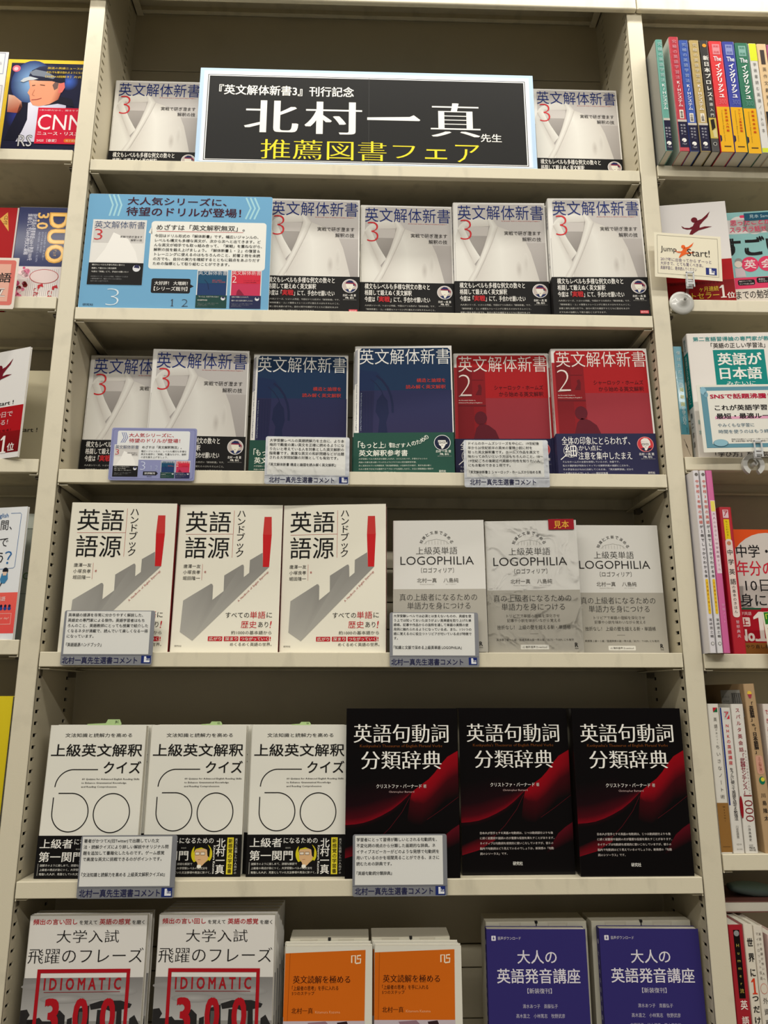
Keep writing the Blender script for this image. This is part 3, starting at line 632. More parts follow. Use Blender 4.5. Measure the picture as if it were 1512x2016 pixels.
# ------------------------------------------------------------------ books of the middle bay: x, y, lean, yaw
R_ = math.radians
GA, GB, GC = 'white robe cover books', 'navy cover books of the series', 'red cover books of the series'
GD, GE, GF = 'cream handbooks on the fourth shelf', 'pale grey vocabulary books on the fourth shelf', 'white quiz books on the fifth shelf'
GG, GH, GI, GJ = 'black dictionaries on the fifth shelf', 'white phrase books on the bottom shelf', 'orange and white paperbacks on the bottom shelf', 'violet books on the bottom shelf'
LIST = [
 ('A', 0, -0.3600, 0.066, 0.5, -0.1, 'white book with a judo robe cover left of the black banner, top shelf', GA),
 ('A', 0, 0.3590, 0.060, 1.1, 0.0, 'white book with a judo robe cover right of the black banner, top shelf', GA),
 ('A', 1, -0.0865, 0.016, 3.0, 0.2, 'white judo robe book partly hidden by the light blue display board', GA),
 ('A', 1, 0.0625, 0.032, 2.0, 0.2, 'white judo robe book, second to the right of the light blue board', GA),
 ('A', 1, 0.2110, 0.024, 0.6, -1.2, 'white judo robe book, third to the right of the light blue board', GA),
 ('A', 1, 0.3605, 0.006, 1.2, -1.6, 'white judo robe book at the right end of the second shelf', GA),
 ('A', 2, -0.3610, 0.072, 1.6, 0.0, 'white judo robe book at the left end of the third shelf, half covered', GA),
 ('A', 2, -0.2565, 0.050, 0.7, 1.3, 'white judo robe book in front of its twin, behind the small violet card', GA),
 ('B', 2, -0.1030, 0.058, 1.5, 0.0, 'navy book whose green band is partly behind a silver comment card', GB),
 ('B', 2, 0.0550, 0.015, 4.0, -2.9, 'navy book standing further forward, green band fully visible', GB),
 ('C', 2, 0.2095, 0.048, 0.6, -2.0, 'red book behind the crinkled silver comment card', GC),
 ('C', 2, 0.3575, 0.018, 3.1, -2.2, 'red book at the right end of the third shelf, dark blue band fully visible', GC),
 ('D', 3, -0.3440, 0.014, 0.6, 1.0, 'cream book with grey key shape at the left end, behind a grey comment card', GD),
 ('D', 3, -0.1940, 0.017, 2.0, -0.7, 'cream book with grey key shape, middle one of three', GD),
 ('D', 3, -0.0455, 0.014, 0.8, -6.0, 'cream book with grey key shape, rightmost of three, beside the pale grey books', GD),
 ('E', 3, 0.1030, 0.005, 4.0, -4.1, 'pale grey book behind a grey comment card, left of the wrapped sample', GE),
 ('E', 3, 0.2360, 0.012, 0.8, -6.0, 'pale grey sample copy under the clear plastic wrapper', GE),
 ('E', 3, 0.3660, 0.036, 1.7, -1.0, 'pale grey book at the right end of the fourth shelf', GE),
 ('F', 4, -0.3560, 0.013, 2.0, -1.3, 'white book with outlined 60 at the left end of the fifth shelf', GF),
 ('F', 4, -0.2230, 0.020, 0.8, -1.0, 'white book with outlined 60 in the middle of three, comment card at its left foot', GF),
 ('F', 4, -0.0880, 0.017, 0.8, -0.7, 'white book with outlined 60 next to the black dictionaries, band fully visible', GF),
 ('G', 4, 0.0495, 0.003, 0.6, -0.2, 'glossy black dictionary behind a grey comment card', GG),
 ('G', 4, 0.2020, 0.018, 0.6, 0.3, 'glossy black dictionary in the middle of three', GG),
 ('G', 4, 0.3535, 0.005, 0.6, -0.2, 'glossy black dictionary at the right end of the fifth shelf', GG),
 ('H', 5, -0.3484, 0.018, 0.8, -0.3, 'white book with red frame at the left end of the bottom shelf', GH),
 ('H', 5, -0.1866, 0.016, 0.8, -2.0, 'white book with red frame beside the orange covers, front of a stack', GH),
 ('I', 5, -0.0435, 0.003, 1.0, -0.9, 'orange jacket book, left one of the pair', GI),
 ('I', 5, 0.0680, 0.003, 1.0, -1.5, 'orange jacket book, right one of the pair', GI),
 ('J', 5, 0.2225, 0.024, 1.0, -2.0, 'violet book, left one of the pair in front of its riser box', GJ),
 ('J', 5, 0.3690, 0.022, 1.0, -2.6, 'violet book at the right end of the bottom shelf, spine just visible', GJ),
]
for nm, row, x, y, th, yaw, lab, grp in LIST:
    B_ = BOOKS[nm]
    B_.make(lab, 'book', grp, stand(x, y, Z0 + H5[row], R_(th), R_(yaw), B_.t))
# copies standing behind the front ones, showing at an edge or above
BACK = [
 ('B', 2, 0.0530, 0.0340, 4.0, -2.9, 'navy book tucked behind the forward navy copy, only its left edge showing', GB),
 ('C', 2, 0.3555, 0.0370, 3.1, -2.2, 'red book tucked behind the copy at the right end of the third shelf', GC),
 ('A', 1, 0.3580, 0.0250, 1.2, -1.6, 'white judo robe book tucked behind the copy at the right end of the second shelf', GA),
 ('F', 4, -0.3525, 0.0300, 2.0, -1.3, 'white quiz book behind the leftmost copy, right edge showing', GF),
 ('F', 4, -0.2190, 0.0360, 0.6, -0.6, 'white quiz book behind the middle copy, right edge showing', GF),
 ('F', 4, -0.0920, 0.0330, 0.6, -0.6, 'white quiz book behind the copy next to the dictionaries, left edge showing', GF),
 ('G', 4, 0.2020, 0.0390, 0.6, 0.3, 'black dictionary behind the middle copy', GG),
 ('G', 4, 0.3560, 0.0260, 0.6, 0.0, 'black dictionary behind the rightmost copy, spine edge showing', GG),
 ('H', 5, -0.3460, 0.0330, 0.6, 0.0, 'white phrase book second in the stack at the left end of the bottom shelf', GH),
 ('H', 5, -0.1850, 0.0320, 0.6, -1.4, 'white phrase book second in the stack beside the orange covers', GH),
 ('H', 5, -0.1835, 0.0475, 0.6, -1.0, 'white phrase book third in the stack beside the orange covers', GH),
 ('H', 5, -0.1820, 0.0625, 0.6, -0.6, 'white phrase book fourth in the stack beside the orange covers', GH),
 ('H', 5, -0.1810, 0.0770, 0.6, 0.0, 'white phrase book last in the stack beside the orange covers', GH),
 ('I', 5, -0.0450, 0.0165, 0.6, -0.6, 'paperback behind the left orange jacket book, top edge showing', GI),
 ('I', 5, 0.0660, 0.0175, 0.6, -0.8, 'paperback behind the right orange jacket book, top edge showing', GI),
]
for nm, row, x, y, th, yaw, lab, grp in BACK:
    B_ = BOOKS[nm]
    B_.make(lab, 'book', grp, stand(x, y, Z0 + H5[row], R_(th), R_(yaw), B_.t))
# paper slips sticking out of the tops of the white quiz books
for x, y, wd, hh, lab in ((-0.343, 0.0215, 0.0165, 0.0075, 'pale green order slip above the leftmost quiz book'), (-0.206, 0.0275, 0.013, 0.0045, 'pale green order slip above the middle quiz book'), (-0.085, 0.0255, 0.012, 0.0040, 'pale green order slip above the third quiz book')):
    z = Z0 + H5[4] + 0.1885
    bm = bmesh.new(); add_prism(bm, [(-wd - (0.012 if wd > .016 else .002), -0.03), (wd, -0.03), (wd, hh * .35), (wd * .85, hh), (-wd * .1, hh), (-wd * .25, hh * .35), (-wd - (0.012 if wd > .016 else .002), hh * .2)], 0.0, 0.0004)
    o = mesh_obj('order_slip', bm, mat('slip_green', (176, 204, 140), 0.6)); o.location = (x, y, z); tag(o, lab, 'paper slip', 'order slips in the quiz books')
    q = Print(); q.text('JRC' if wd > .016 else '注文', (wd * 500, -hh * 1000 * .8, wd * 780, -hh * 1000 * .25), (40, 56, 40), .01, res=1)
    t_ = q.build('slip_print', o, 0.0, 0.0)

# cardboard riser boxes behind the violet and orange books
def riser(x0, x1, y0, y1, top, base, lab):
    w_ = x1 - x0; o = empty('riser_box', lab, 'box', ((x0 + x1) / 2, y0, Z0 + base + 0.0004), 'cardboard risers on the bottom shelf')
    H = top - base
    bm = bmesh.new(); add_box(bm, -w_ / 2, w_ / 2, 0.0006, y1 - y0, 0, H, 0.0008)
    mesh_obj('box_body', bm, GREYCARD, o)
    bm = bmesh.new()                                  # front sheet with three raised tab outlines
    add_box(bm, -w_ / 2, w_ / 2, 0.0, 0.0008, 0, H - 0.0095)
    xs = [-w_ / 2, -w_ * .36, -w_ * .16, w_ * .12, w_ * .30, w_ / 2]
    for i in range(5):
        hh = -0.0012 if i % 2 == 0 else -0.0042
        add_prism(bm, [(xs[i], H - 0.0095), (xs[i + 1], H - 0.0095), (xs[i + 1] - .0012, H + hh), (xs[i] + .0012, H + hh)], 0.0, 0.0006)
    mesh_obj('front_flap', bm, mat('riser_front', (206, 202, 184), 0.7), o)
    bm = bmesh.new(); add_box(bm, -0.0006, 0.0006, -0.0006, 0.0006, H - 0.0085, H - 0.0015); add_box(bm, -0.0018, 0.0018, -0.0006, 0.0030, H - 0.0022, H + 0.0006)
    mesh_obj('pin', bm, DARK, o)
riser(0.1610, 0.2950, 0.048, 0.092, -0.2895, H5[5], 'grey cardboard riser behind the left violet book')
riser(0.3010, 0.4340, 0.047, 0.090, -0.2890, H5[5], 'grey cardboard riser behind the right violet book')
riser(-0.0940, 0.0070, 0.031, 0.072, -0.3028, H5[5], 'grey cardboard riser behind the left orange jacket book')
riser(0.0105, 0.1120, 0.034, 0.076, -0.3026, H5[5], 'grey cardboard riser behind the right orange jacket book')

# ------------------------------------------------------------------ banner and display board
def board(name, lab, cat, x, y, z, w_, H, t, col, pr, th=0.0, yaw=0.0, roll=0.0, m=None, rad=0.0, gloss=None, group=None):
    """flat sheet: x, z of its top left corner"""
    M = Matrix.Translation((x, y, Z0 + z)) @ Matrix.Rotation(yaw, 4, 'Z') @ Matrix.Rotation(roll, 4, 'Y') @ Matrix.Translation((w_ / 2, 0, -H)) @ Matrix.Rotation(-th, 4, 'X')
    o = empty(name, lab, cat, group=group, mat=M)
    bm = bmesh.new()
    if rad: add_prism(bm, rrect_pts(-w_ / 2, 0, w_ / 2, H, rad), 0, t)
    else: add_box(bm, -w_ / 2, w_ / 2, 0, t, 0, H, min(t * .3, .0004), 1)
    bmesh.ops.recalc_face_normals(bm, faces=bm.faces)
    bd = mesh_obj('sheet', bm, m or mat('sheet_%d_%d_%d' % col, col, 0.45), o)
    if pr: pr.build('sheet_print', bd, w_, H, gloss or PM)
    return o
p = Print(); BK = (38, 38, 38); wt = (238, 236, 232)
p.rect(3, 3, 556, 181, (190, 212, 236), 0); p.rect(6.5, 5.5, 553, 181.5, (214, 228, 244), 1)
p.rect(9.5, 9, 550, 181.6, (244, 246, 248), 2); p.rect(13.4, 13.2, 546, 179.6, (34, 34, 36), 3); p.rect(14.6, 14.4, 544.8, 178.4, (244, 244, 244), 4); p.rect(16.2, 16, 543.2, 177.2, BK, 5)
p.line([(282.3, 13), (282.3, 180)], .5, (84, 84, 84), 6)
p.text('『英文解体新書3』刊行記念', (33, 33, 257, 53), wt, .022, 7, res=3)
p.text('北', (76.9, 63, 166, 125), wt, (.034,), 7, res=4); p.text('村', (176, 63, 271, 126), wt, (.034,), 7, res=4)
p.poly([(279.5, 91.6), (350, 89), (357, 85.4), (367.8, 94.6), (366, 96.6), (279.5, 96.6)], wt, 7)
p.text('真', (385, 60, 467.8, 126), wt, (.034,), 7, res=4); p.text('先生', (467.6, 118.8, 502.6, 134.6), wt, .016, 7)
yl = (236, 220, 60)
p.text('推薦図書', (106, 138, 311.5, 175), yl, (.012,), 7, res=3); p.text('フ', (322, 145, 358.5, 169), yl, (.012,), 7, res=3); p.text('ェ', (374.7, 150.6, 411, 169), yl, 0, 7, res=3); p.text('ア', (424.8, 141, 464.4, 174), yl, (.012,), 7, res=3)
board('banner', 'wide black banner with large white characters on a light blue board, top shelf', 'banner', -0.2812, 0.030, 1.0260, 0.560, 0.2062, 0.004, (176, 204, 232), p, R_(0.3))

p = Print(); BL = (120, 172, 206); dk = (74, 18, 44)
p.rrect(0.2, 0.2, 283.8, 195.6, 2.4, BL, 0)
for ox, pts in ((0, [(30.4, 1), (37.5, 19.5), (33.6, 39)]), (212.4, [(30.4, 2.2), (38.2, 21), (31, 40.5)])):
    for k in range(3): p.line([(a + ox + k * 6.6, b_) for a, b_ in pts], 2.8, (168, 210, 222), 1)
p.text('大人気シリーズに、', (59.8, 4.8, 213, 18.8), dk, .018, res=3); p.text('待望のドリルが登場！', (58.8, 22.4, 236, 38.2), dk, .018, res=3)
def mini_cover(p, x0, y0, x1, y1, kind, lay=2):
    W, H = x1 - x0, y1 - y0; fx = lambda a: x0 + a * W; fy = lambda a: y0 + a * H
    base, top, band, ink = {'3': ((226, 224, 220), (206, 203, 200), (28, 26, 26), (56, 80, 120)), 'n': ((36, 66, 112), (30, 84, 116), (36, 76, 70), (214, 218, 222)), 'r': ((196, 60, 96), (206, 50, 74), (42, 48, 86), (236, 214, 214))}[kind]
    p.rect(x0, y0, x1, y1, (222, 222, 220), lay); p.rect(fx(.03), fy(.03), fx(.97), fy(.67), base, lay + 1); p.rect(fx(.03), fy(.03), fx(.97), fy(.36), top, lay + 2)
    if kind == '3':
        rb = (236, 234, 230)
        p.poly([(fx(.1), fy(.66)), (fx(.27), fy(.46)), (fx(.4), fy(.2)), (fx(.68), fy(.3)), (fx(.84), fy(.5)), (fx(.9), fy(.66))], rb, lay + 3)
        p.text('3', (fx(.05), fy(.15), fx(.2), fy(.32)), (196, 70, 76), -.01, lay + 4)
        p.text('実戦で研ぎ澄ます', (fx(.53), fy(.25), fx(.94), fy(.285)), (60, 56, 56), .004, lay + 4, res=1); p.text('解釈の技', (fx(.73), fy(.30), fx(.94), fy(.335)), (60, 56, 56), .004, lay + 4, res=1)
    elif kind == 'n':
        p.line([(fx(.25), fy(.26)), (fx(.36), fy(.36)), (fx(.4), fy(.52))], W * .02, (24, 46, 84), lay + 3)
        p.text('構造と論理を\n読み解く英文解釈', (fx(.5), fy(.26), fx(.93), fy(.34)), (190, 90, 96), 0, lay + 4, res=1)
    else:
        p.text('2', (fx(.05), fy(.16), fx(.19), fy(.34)), (236, 214, 214), -.01, lay + 4)
        p.poly([(fx(.2), fy(.66)), (fx(.22), fy(.56)), (fx(.28), fy(.5)), (fx(.36), fy(.56)), (fx(.46), fy(.66))], (140, 34, 66), lay + 3)
        p.text('シャーロック・ホームズ\nから始める英文解釈', (fx(.42), fy(.26), fx(.93), fy(.34)), (130, 30, 60), 0, lay + 4, res=1)
    p.text(TITLE, (fx(.04), fy(.025), fx(.97), fy(.14)), ink, -.006, lay + 4, res=1)
    p.rect(x0, fy(.67), x1, y1, band, lay + 4)
    p.text('構文もレベルも多様な例文の数々と\n格闘して鍛えぬく英文解釈\n今度は「実戦」にて、手合わせ願いたい' if kind == '3' else ('「もっと上」を目ざす人のための\n英文解釈参考書' if kind == 'n' else '全体の印象にとらわれず、\n細かい点に注意を集中したまえ'), (fx(.06), fy(.69), fx(.74), fy(.82)), (222, 220, 214), .006, lay + 5, res=1)
    p.text('大人気シリーズ、いよいよ完結。今回はドリル形式\nの解体新書です。幅広いジャンルの英文が、\n次から次へと出てきます。', (fx(.06), fy(.87), fx(.74), fy(.96)), (150, 150, 150), 0, lay + 5, res=1)
    p.circ(fx(.88), fy(.75), W * .07, (222, 222, 226), lay + 5, n=20); p.poly([(fx(.83), fy(.74)), (fx(.85), fy(.70)), (fx(.92), fy(.70)), (fx(.935), fy(.75))], (50, 50, 90), lay + 6)
mini_cover(p, 9.8, 45.6, 92, 157.2, '3'); mini_cover(p, 174.4, 129.6, 220.8, 193.6, 'n'); mini_cover(p, 225.4, 128.6, 272, 193.8, 'r')
wb = (232, 232, 226)
p.rrect(99.4, 46.8, 276.2, 129.4, 5, wb); p.poly([(96, 67), (100.5, 54), (101.5, 70)], wb)
p.text('めざすは「英文解釈無双」。', (107.6, 52.4, 243, 62.4), (44, 42, 40), .010); p.line([(108, 64.4), (241, 64.2)], .7, (196, 60, 70), 3)
p.text('今回はドリル形式の『解体新書』です。幅広いジャンルの、\nレベルも構文も多様な英文が、次から次へと出てきます。ど\nんな英文が相手でも取っ組み合って、「実戦」を重ねながら、\n解釈の技を鍛え上げましょう。『解体新書１・２』の復習＆\nトレーニングに使えるのはもちろんのこと、前著２冊を未読\nの方でも、自分の実力を確認するとともに弱点をあぶりだす\nための指標として取り組むことができます。', (105.6, 69.4, 270.6, 122.8), (40, 38, 36), .010)
p.text('3', (40.6, 163.8, 59.6, 191.6), (214, 228, 236), -.03, res=3); p.text('1', (137.2, 179.8, 142, 191.8), (74, 84, 96), -.02); p.text('2', (153.8, 179.6, 163.2, 192.2), (74, 84, 96), -.02)
p.rrect(106.2, 145.2, 165, 170, 3, (34, 32, 34)); p.poly([(164.6, 154.4), (170.3, 157.8), (164.6, 161.2)], (34, 32, 34))
p.text('大好評！ 大増刷！', (111, 150, 161, 156.6), (232, 230, 226), .014); p.text('【シリーズ既刊】', (110.6, 159, 161, 166.2), (232, 230, 226), .014); p.text('研究社', (6.9, 188.9, 22.6, 193), (40, 48, 60), .006)
board('display_board', 'light blue display board with small book pictures at the left end of the second shelf', 'sign', -0.4332, 0.0030, 0.7620, 0.284, 0.1972, 0.003, (214, 226, 232), p, R_(0.5), rad=0.003)

# ------------------------------------------------------------------ comment cards on the shelf lips
def clear_mat(name, rough=0.05, bump=0.0, tint=(1, 1, 1), gl=0.12):
    m = bpy.data.materials.new(name); m.use_nodes = True; nt = m.node_tree; nt.nodes.clear()
    o = nt.nodes.new('ShaderNodeOutputMaterial'); mx = nt.nodes.new('ShaderNodeMixShader'); t = nt.nodes.new('ShaderNodeBsdfTransparent'); g = nt.nodes.new('ShaderNodeBsdfGlossy')
    t.inputs[0].default_value = (*tint, 1); g.inputs['Roughness'].default_value = rough
    fr = nt.nodes.new('ShaderNodeLayerWeight'); fr.inputs[0].default_value = gl
    nt.links.new(fr.outputs['Fresnel'], mx.inputs[0]); nt.links.new(t.outputs[0], mx.inputs[1]); nt.links.new(g.outputs[0], mx.inputs[2]); nt.links.new(mx.outputs[0], o.inputs[0])
    if bump:
        tc = nt.nodes.new('ShaderNodeTexCoord'); n = nt.nodes.new('ShaderNodeTexNoise'); n.inputs['Scale'].default_value = 26; n.inputs['Detail'].default_value = 2; n.inputs['Distortion'].default_value = 1.2
        b = nt.nodes.new('ShaderNodeBump'); b.inputs['Strength'].default_value = bump; b.inputs['Distance'].default_value = 0.010
        nt.links.new(tc.outputs['Object'], n.inputs['Vector']); nt.links.new(n.outputs['Fac'], b.inputs['Height']); nt.links.new(b.outputs['Normal'], g.inputs['Normal']); nt.links.new(b.outputs['Normal'], fr.inputs['Normal'])
    MATS[name] = m; return m
SLEEVE = clear_mat('sleeve_plastic', 0.09, 1.0, (0.97, 0.97, 0.97), 0.10)
SILV = mat('silver_card', (132, 134, 140), 0.42, 0.25, bump=0.05, bscale=40)
CRINK = mat('silver_foil_crinkled', (150, 152, 156), 0.34, 0.5, bump=0.8, bscale=42)
HEAD = '北村一真先生選書コメント'
def comment(x, z, w_, H, body, last, lab, wh, bb, lb, tb, lg, th=0.0, yaw=0.0, crink=False):
    p = Print()
    p.rect(wh[0], wh[1], wh[2], wh[3], (222, 222, 218), 1)
    p.text(body, bb, (44, 44, 44), .008); p.text(last, lb, (44, 44, 44), .008)
    p.line([(0.5, wh[3] + 1.6), (w_ * 1000 - .5, wh[3] + 1.6)], .3, (96, 96, 98), 2)
    p.text(HEAD, tb, (32, 34, 84), .010, res=3)
    if lg:
        x0, y0, x1, y1 = lg; W, Hh = x1 - x0, y1 - y0
        p.rect(x0, y0, x1, y1, (40, 56, 120), 3)
        p.poly([(x0 + W * .30, y0 + Hh * .1), (x0 + W * .52, y0 + Hh * .1), (x0 + W * .52, y0 + Hh * .62), (x0 + W * .9, y0 + Hh * .62), (x0 + W * .9, y0 + Hh * .86), (x0 + W * .30, y0 + Hh * .86)], (226, 228, 232), 4)
        p.text('1st', (x0 + W * .56, y0 + Hh * .3, x0 + W * .9, y0 + Hh * .58), (226, 228, 232), .02, 4, res=1)
    o = board('comment_card', lab, 'sign', x, -0.0062, z, w_, H, 0.0010, (0, 0, 0), p, th, yaw, m=CRINK if crink else SILV, rad=0.003, group='comment cards on the shelf edges')
    if crink:
        bm = bmesh.new(); fz = H * (.42 if lg else .8)
        gg = [[bm.verts.new((-w_ / 2 + .001 + (w_ - .002) * i / 20, -0.0012 - .0007 * random.random(), .001 + fz * j / 10)) for i in range(21)] for j in range(11)]
        for j in range(10):
            for i in range(20): bm.faces.new((gg[j][i], gg[j][i + 1], gg[j + 1][i + 1], gg[j + 1][i]))
        mesh_obj('sleeve_film', bm, SLEEVE, o, True)
    bm = bmesh.new(); add_box(bm, -0.012, 0.012, 0.0010, 0.0050, 0.004, 0.016, 0.0006)
    mesh_obj('card_clip', bm, mat('clear_clip', (196, 196, 190), 0.3), o)
    return o
comment(-0.1443, 0.3634, 0.120, 0.0712, '大学受験レベルの英語読解力を土台に、より本\n格的で難度の高い英文を正確に読めるようにな\nりたいと考えている人を対象とした英文解釈の\n指南書です。高度な英文の和訳問題などが出題\nされる大学院試験の対策としても有効です。', '『英文解体新書 構造と論理を読み解く英文解釈』', 'silver comment card in front of the left navy book', (3.5, 1.5, 114.2, 57.2), (5.6, 3.6, 112.3, 34), (5.8, 39.8, 100.7, 44.4), (6.5, 60.3, 98.7, 69), (105.6, 59.6, 118.2, 69), R_(0.6), R_(1.0), True)
comment(0.1401, 0.3610, 0.122, 0.0712, 'ドイルのホームズシリーズを中心に、19世紀後\n半から20世紀前半の英米の冒険小説に材を\n取った英文解釈書です。ホームズ作品を英文で\n味わってみたいという方はもちろんのこと、18〜\n19世紀ごろの後期近代英語の特色を知りたい人\nにもお勧めできる１冊です。', '『英文解体新書２ シャーロック・ホームズから始める英', 'crinkled silver comment card in front of the left red book', (3.8, 1.2, 114.6, 56), (6, 3, 114, 40.7), (7, 46.4, 110, 51), (7.8, 59, 102, 68), None, R_(1.0), R_(-1.5), True)
comment(-0.4052, 0.1129, 0.1208, 0.0724, '英単語の語源を非常に分かりやすく解説した、\n英語史の専門家による傑作。英語学習者はもち\nろんのこと、英語教師にとっても授業で紹介した\nくなるネタが満載で、読んでいて楽しくなる一冊\nになっています。', '『英語語源ハンドブック』', 'grey comment card below the leftmost cream book', (3, 1, 115.4, 58), (5.3, 3.8, 112.8, 36.6), (5.6, 43, 52.6, 48.2), (2.4, 61.6, 101.4, 70.6), (106.5, 59.9, 119.2, 70))
comment(0.0330, 0.1118, 0.1212, 0.0732, '大学受験レベルでは必須とは言えないものの、英語を使\nう上では知っておいたほうがよい英単語を取り上げた単\n語帳。記事や作品からの抜粋を通して単語の実際の使\n用例に触れられるようになっている点、また、1つ1つの\n語に覚えるのに役立つトリビアが付いている点が特徴で\nす。', '『知識と文脈で深める上級英単語 LOGOPHILIA』', 'grey comment card below the leftmost pale grey book', (4.1, 1, 115.7, 57.9), (5.4, 2.8, 111.6, 36.8), (5.3, 44.9, 97.6, 49.7), (2, 62.2, 99.2, 70.9), (106.8, 60.6, 118.1, 70.4))
comment(-0.3574, -0.1712, 0.1205, 0.0735, '著者がかつてX(旧Twitter)で出題していた文\n法・読解クイズにより詳しい解説やオリジナル問\n題を追加して書籍化したものです。ゲーム感覚\nで高度な英文に挑戦できるのがポイントです。', '『文法知識と読解力を高める 上級英文解釈クイズ60』', 'grey comment card at the foot of the two leftmost quiz books', (2, 1.4, 114.2, 59.4), (4, 4, 110, 30), (3.9, 43.4, 107.6, 48.2), (3, 62.6, 102.9, 71.7), (104.6, 61.5, 117.9, 72))
comment(-0.0145, -0.1715, 0.1202, 0.0732, '学習者にとって習得が難しいとされる句動詞を、\n不変化詞の視点から分類した画期的な辞典。ネ\nイティブスピーカーがどのような発想で句動詞を\n用いているのかを垣間見ることができる、まさに\n読むための辞典です。', '『英語句動詞分類辞典』', 'grey comment card below the leftmost black dictionary', (3.1, 1.5, 114.8, 59.6), (4.7, 4, 110.2, 37), (5, 43.7, 49.9, 48.1), (3.2, 62.6, 101.8, 71), (104.9, 61.4, 117.3, 71.8))
# small violet card on the third shelf
p = Print(); VB = (146, 150, 188)
p.rrect(0.3, 0.3, 120.3, 77.5, 3, VB, 0); p.rrect(2, 2, 118.6, 75.8, 3, (126, 130, 172), 1); p.rrect(2.8, 2.8, 117.8, 75, 3, VB, 2)
p.rrect(8.9, 4.6, 111, 47.6, 2.5, (224, 226, 226), 3)
for k in range(3): p.line([(14.6 + 2.6 * k, 7), (18 + 2.6 * k, 15), (14 + 2.6 * k, 22.4)], 1, (120, 128, 176), 4)
p.text('大人気シリーズに、', (24.8, 8, 88.3, 14), (186, 40, 60), .014, 5); p.text('待望のドリルが登場！', (25.4, 16, 97.6, 22.2), (186, 40, 60), .014, 5)
p.text('めざすは「英文解釈無双」。', (44.5, 26.6, 100.3, 31), (50, 48, 46), .01, 5); p.text('幅広いジャンルの、レベルも構文も多様な\n英文を相手に「実戦」を重ねながら、解釈\nの技を鍛え上げましょう。', (43.6, 33.3, 107.6, 45.2), (60, 58, 56), .006, 5, res=1)
mini_cover(p, 5.6, 25.2, 40.8, 72.4, '3', 4); mini_cover(p, 72.8, 48.8, 92.4, 74, 'n', 4); mini_cover(p, 93.6, 48.6, 113.8, 74.2, 'r', 4)
p.text('3', (44, 50, 50.8, 62.4), (206, 212, 232), -.02, 5); p.text('1', (58, 56, 60, 61.6), (176, 184, 212), -.01, 5); p.text('2', (64.6, 56, 68.6, 61.8), (176, 184, 212), -.01, 5)
p.poly([(48.3, 64.6), (66.6, 64.6), (69.2, 67.4), (66.6, 70.2), (48.3, 70.2)], (34, 32, 36), 5); p.text('好評既刊', (50.4, 65.8, 65, 69), (230, 230, 230), .02, 6, res=1); p.text('研究社', (54, 71.4, 61, 73), (60, 60, 80), .004, 6, res=1)
board('comment_card', 'small violet card with book pictures clipped below the white judo robe books', 'sign', -0.3634, -0.0056, 0.3736, 0.1206, 0.0778, 0.0012, (150, 154, 192), p, R_(-0.6), rad=0.003)

# clear wrapper with a sample sticker round the pale grey sample copy
CLEAR = clear_mat('clear_plastic', 0.08, 0.0, (0.93, 0.94, 0.94), 0.35)
WRAP = clear_mat('plastic_wrapper', 0.12, 0.9, (0.98, 0.98, 0.98), 0.12)
Mw = stand(0.2360, 0.012, Z0 + H5[3], R_(0.8), R_(-6.0), 0.014)
wr = empty('book_wrapper', 'clear plastic wrapper with a red sample sticker around the pale grey sample copy', 'wrapper', mat=Mw)
bm = bmesh.new()
g_ = [[bm.verts.new((-0.0662 + 0.1335 * i / 12, -0.0010 + (0.0004 if (i + j) % 2 else 0), 0.0008 + 0.1902 * j / 16)) for i in range(13)] for j in range(17)]
for j in range(16):
    for i in range(12): bm.faces.new((g_[j][i], g_[j][i + 1], g_[j + 1][i + 1], g_[j + 1][i]))
mesh_obj('wrapper_film', bm, WRAP, wr, True)
p = Print(); p.rect(90.6, -1.4, 126.6, 14, (158, 30, 44), 0); p.text('見本', (98.4, 1, 119.6, 12.2), (228, 180, 74), .012, 2)
p.build('sample_sticker', wr, 0.130, 0.188, PM, y=-0.0016)

# ------------------------------------------------------------------ left bay
def loose_book(name, lab, cat, x, y, z, w_, H, t, col, pr, yaw=0.0, th=0.4, right=False, band=None, bpr=None, gloss=False, group=None, name2=None):
    """x: left (or right) edge of the front cover, z: shelf top"""
    B_ = Book(name, w_, H, t, col, pr, band, bpr, gloss)
    off = Matrix.Translation((-w_ / 2 if right else w_ / 2, 0, 0))
    M = Matrix.Translation((x, y, Z0 + z + 0.0003 + t * math.sin(R_(th)))) @ Matrix.Rotation(R_(yaw), 4, 'Z') @ off @ Matrix.Rotation(-R_(th), 4, 'X')
    return B_.make(lab, cat, group, M)
# magazine with a ball player, yellow frame
p = Print()
YE = (226, 190, 34); nb = (22, 26, 58)
p.rect(7, 7, 134, 190, (26, 30, 64), 0)
p.fan(44, 46, 34, (150, 190, 232), (40, 60, 118), 1, 44); p.fan(28, 110, 20, (50, 64, 150), (26, 30, 64), 1, 26); p.fan(104, 42, 16, (70, 110, 200), (26, 30, 64), 1, 18)
p.circ(16, 18.5, 6.6, (222, 110, 130), 3); p.circ(15.4, 19, 3.6, (240, 190, 196), 4)
sk, sk2 = (226, 160, 128), (186, 108, 84)
p.poly([(8.6, 70), (18, 72), (31, 83), (33, 94), (30, 106), (10, 104)], [(230, 200, 180), (226, 180, 156), (220, 170, 150), sk2, (160, 84, 66), sk2], 3)
p.poly([(30, 84), (42, 85), (45, 95), (44, 118), (38, 140), (30, 158), (10, 158), (22, 120), (26, 106)], (20, 24, 50), 3)
p.poly([(42, 86), (52, 80), (60, 78), (100, 80), (104, 90), (104, 160), (30, 160), (38, 140), (44, 118)], [(222, 222, 236), (226, 226, 240), (226, 226, 240), (200, 200, 220), (190, 190, 210), (196, 196, 214), (206, 206, 224), (214, 214, 230), (220, 220, 236)], 4)
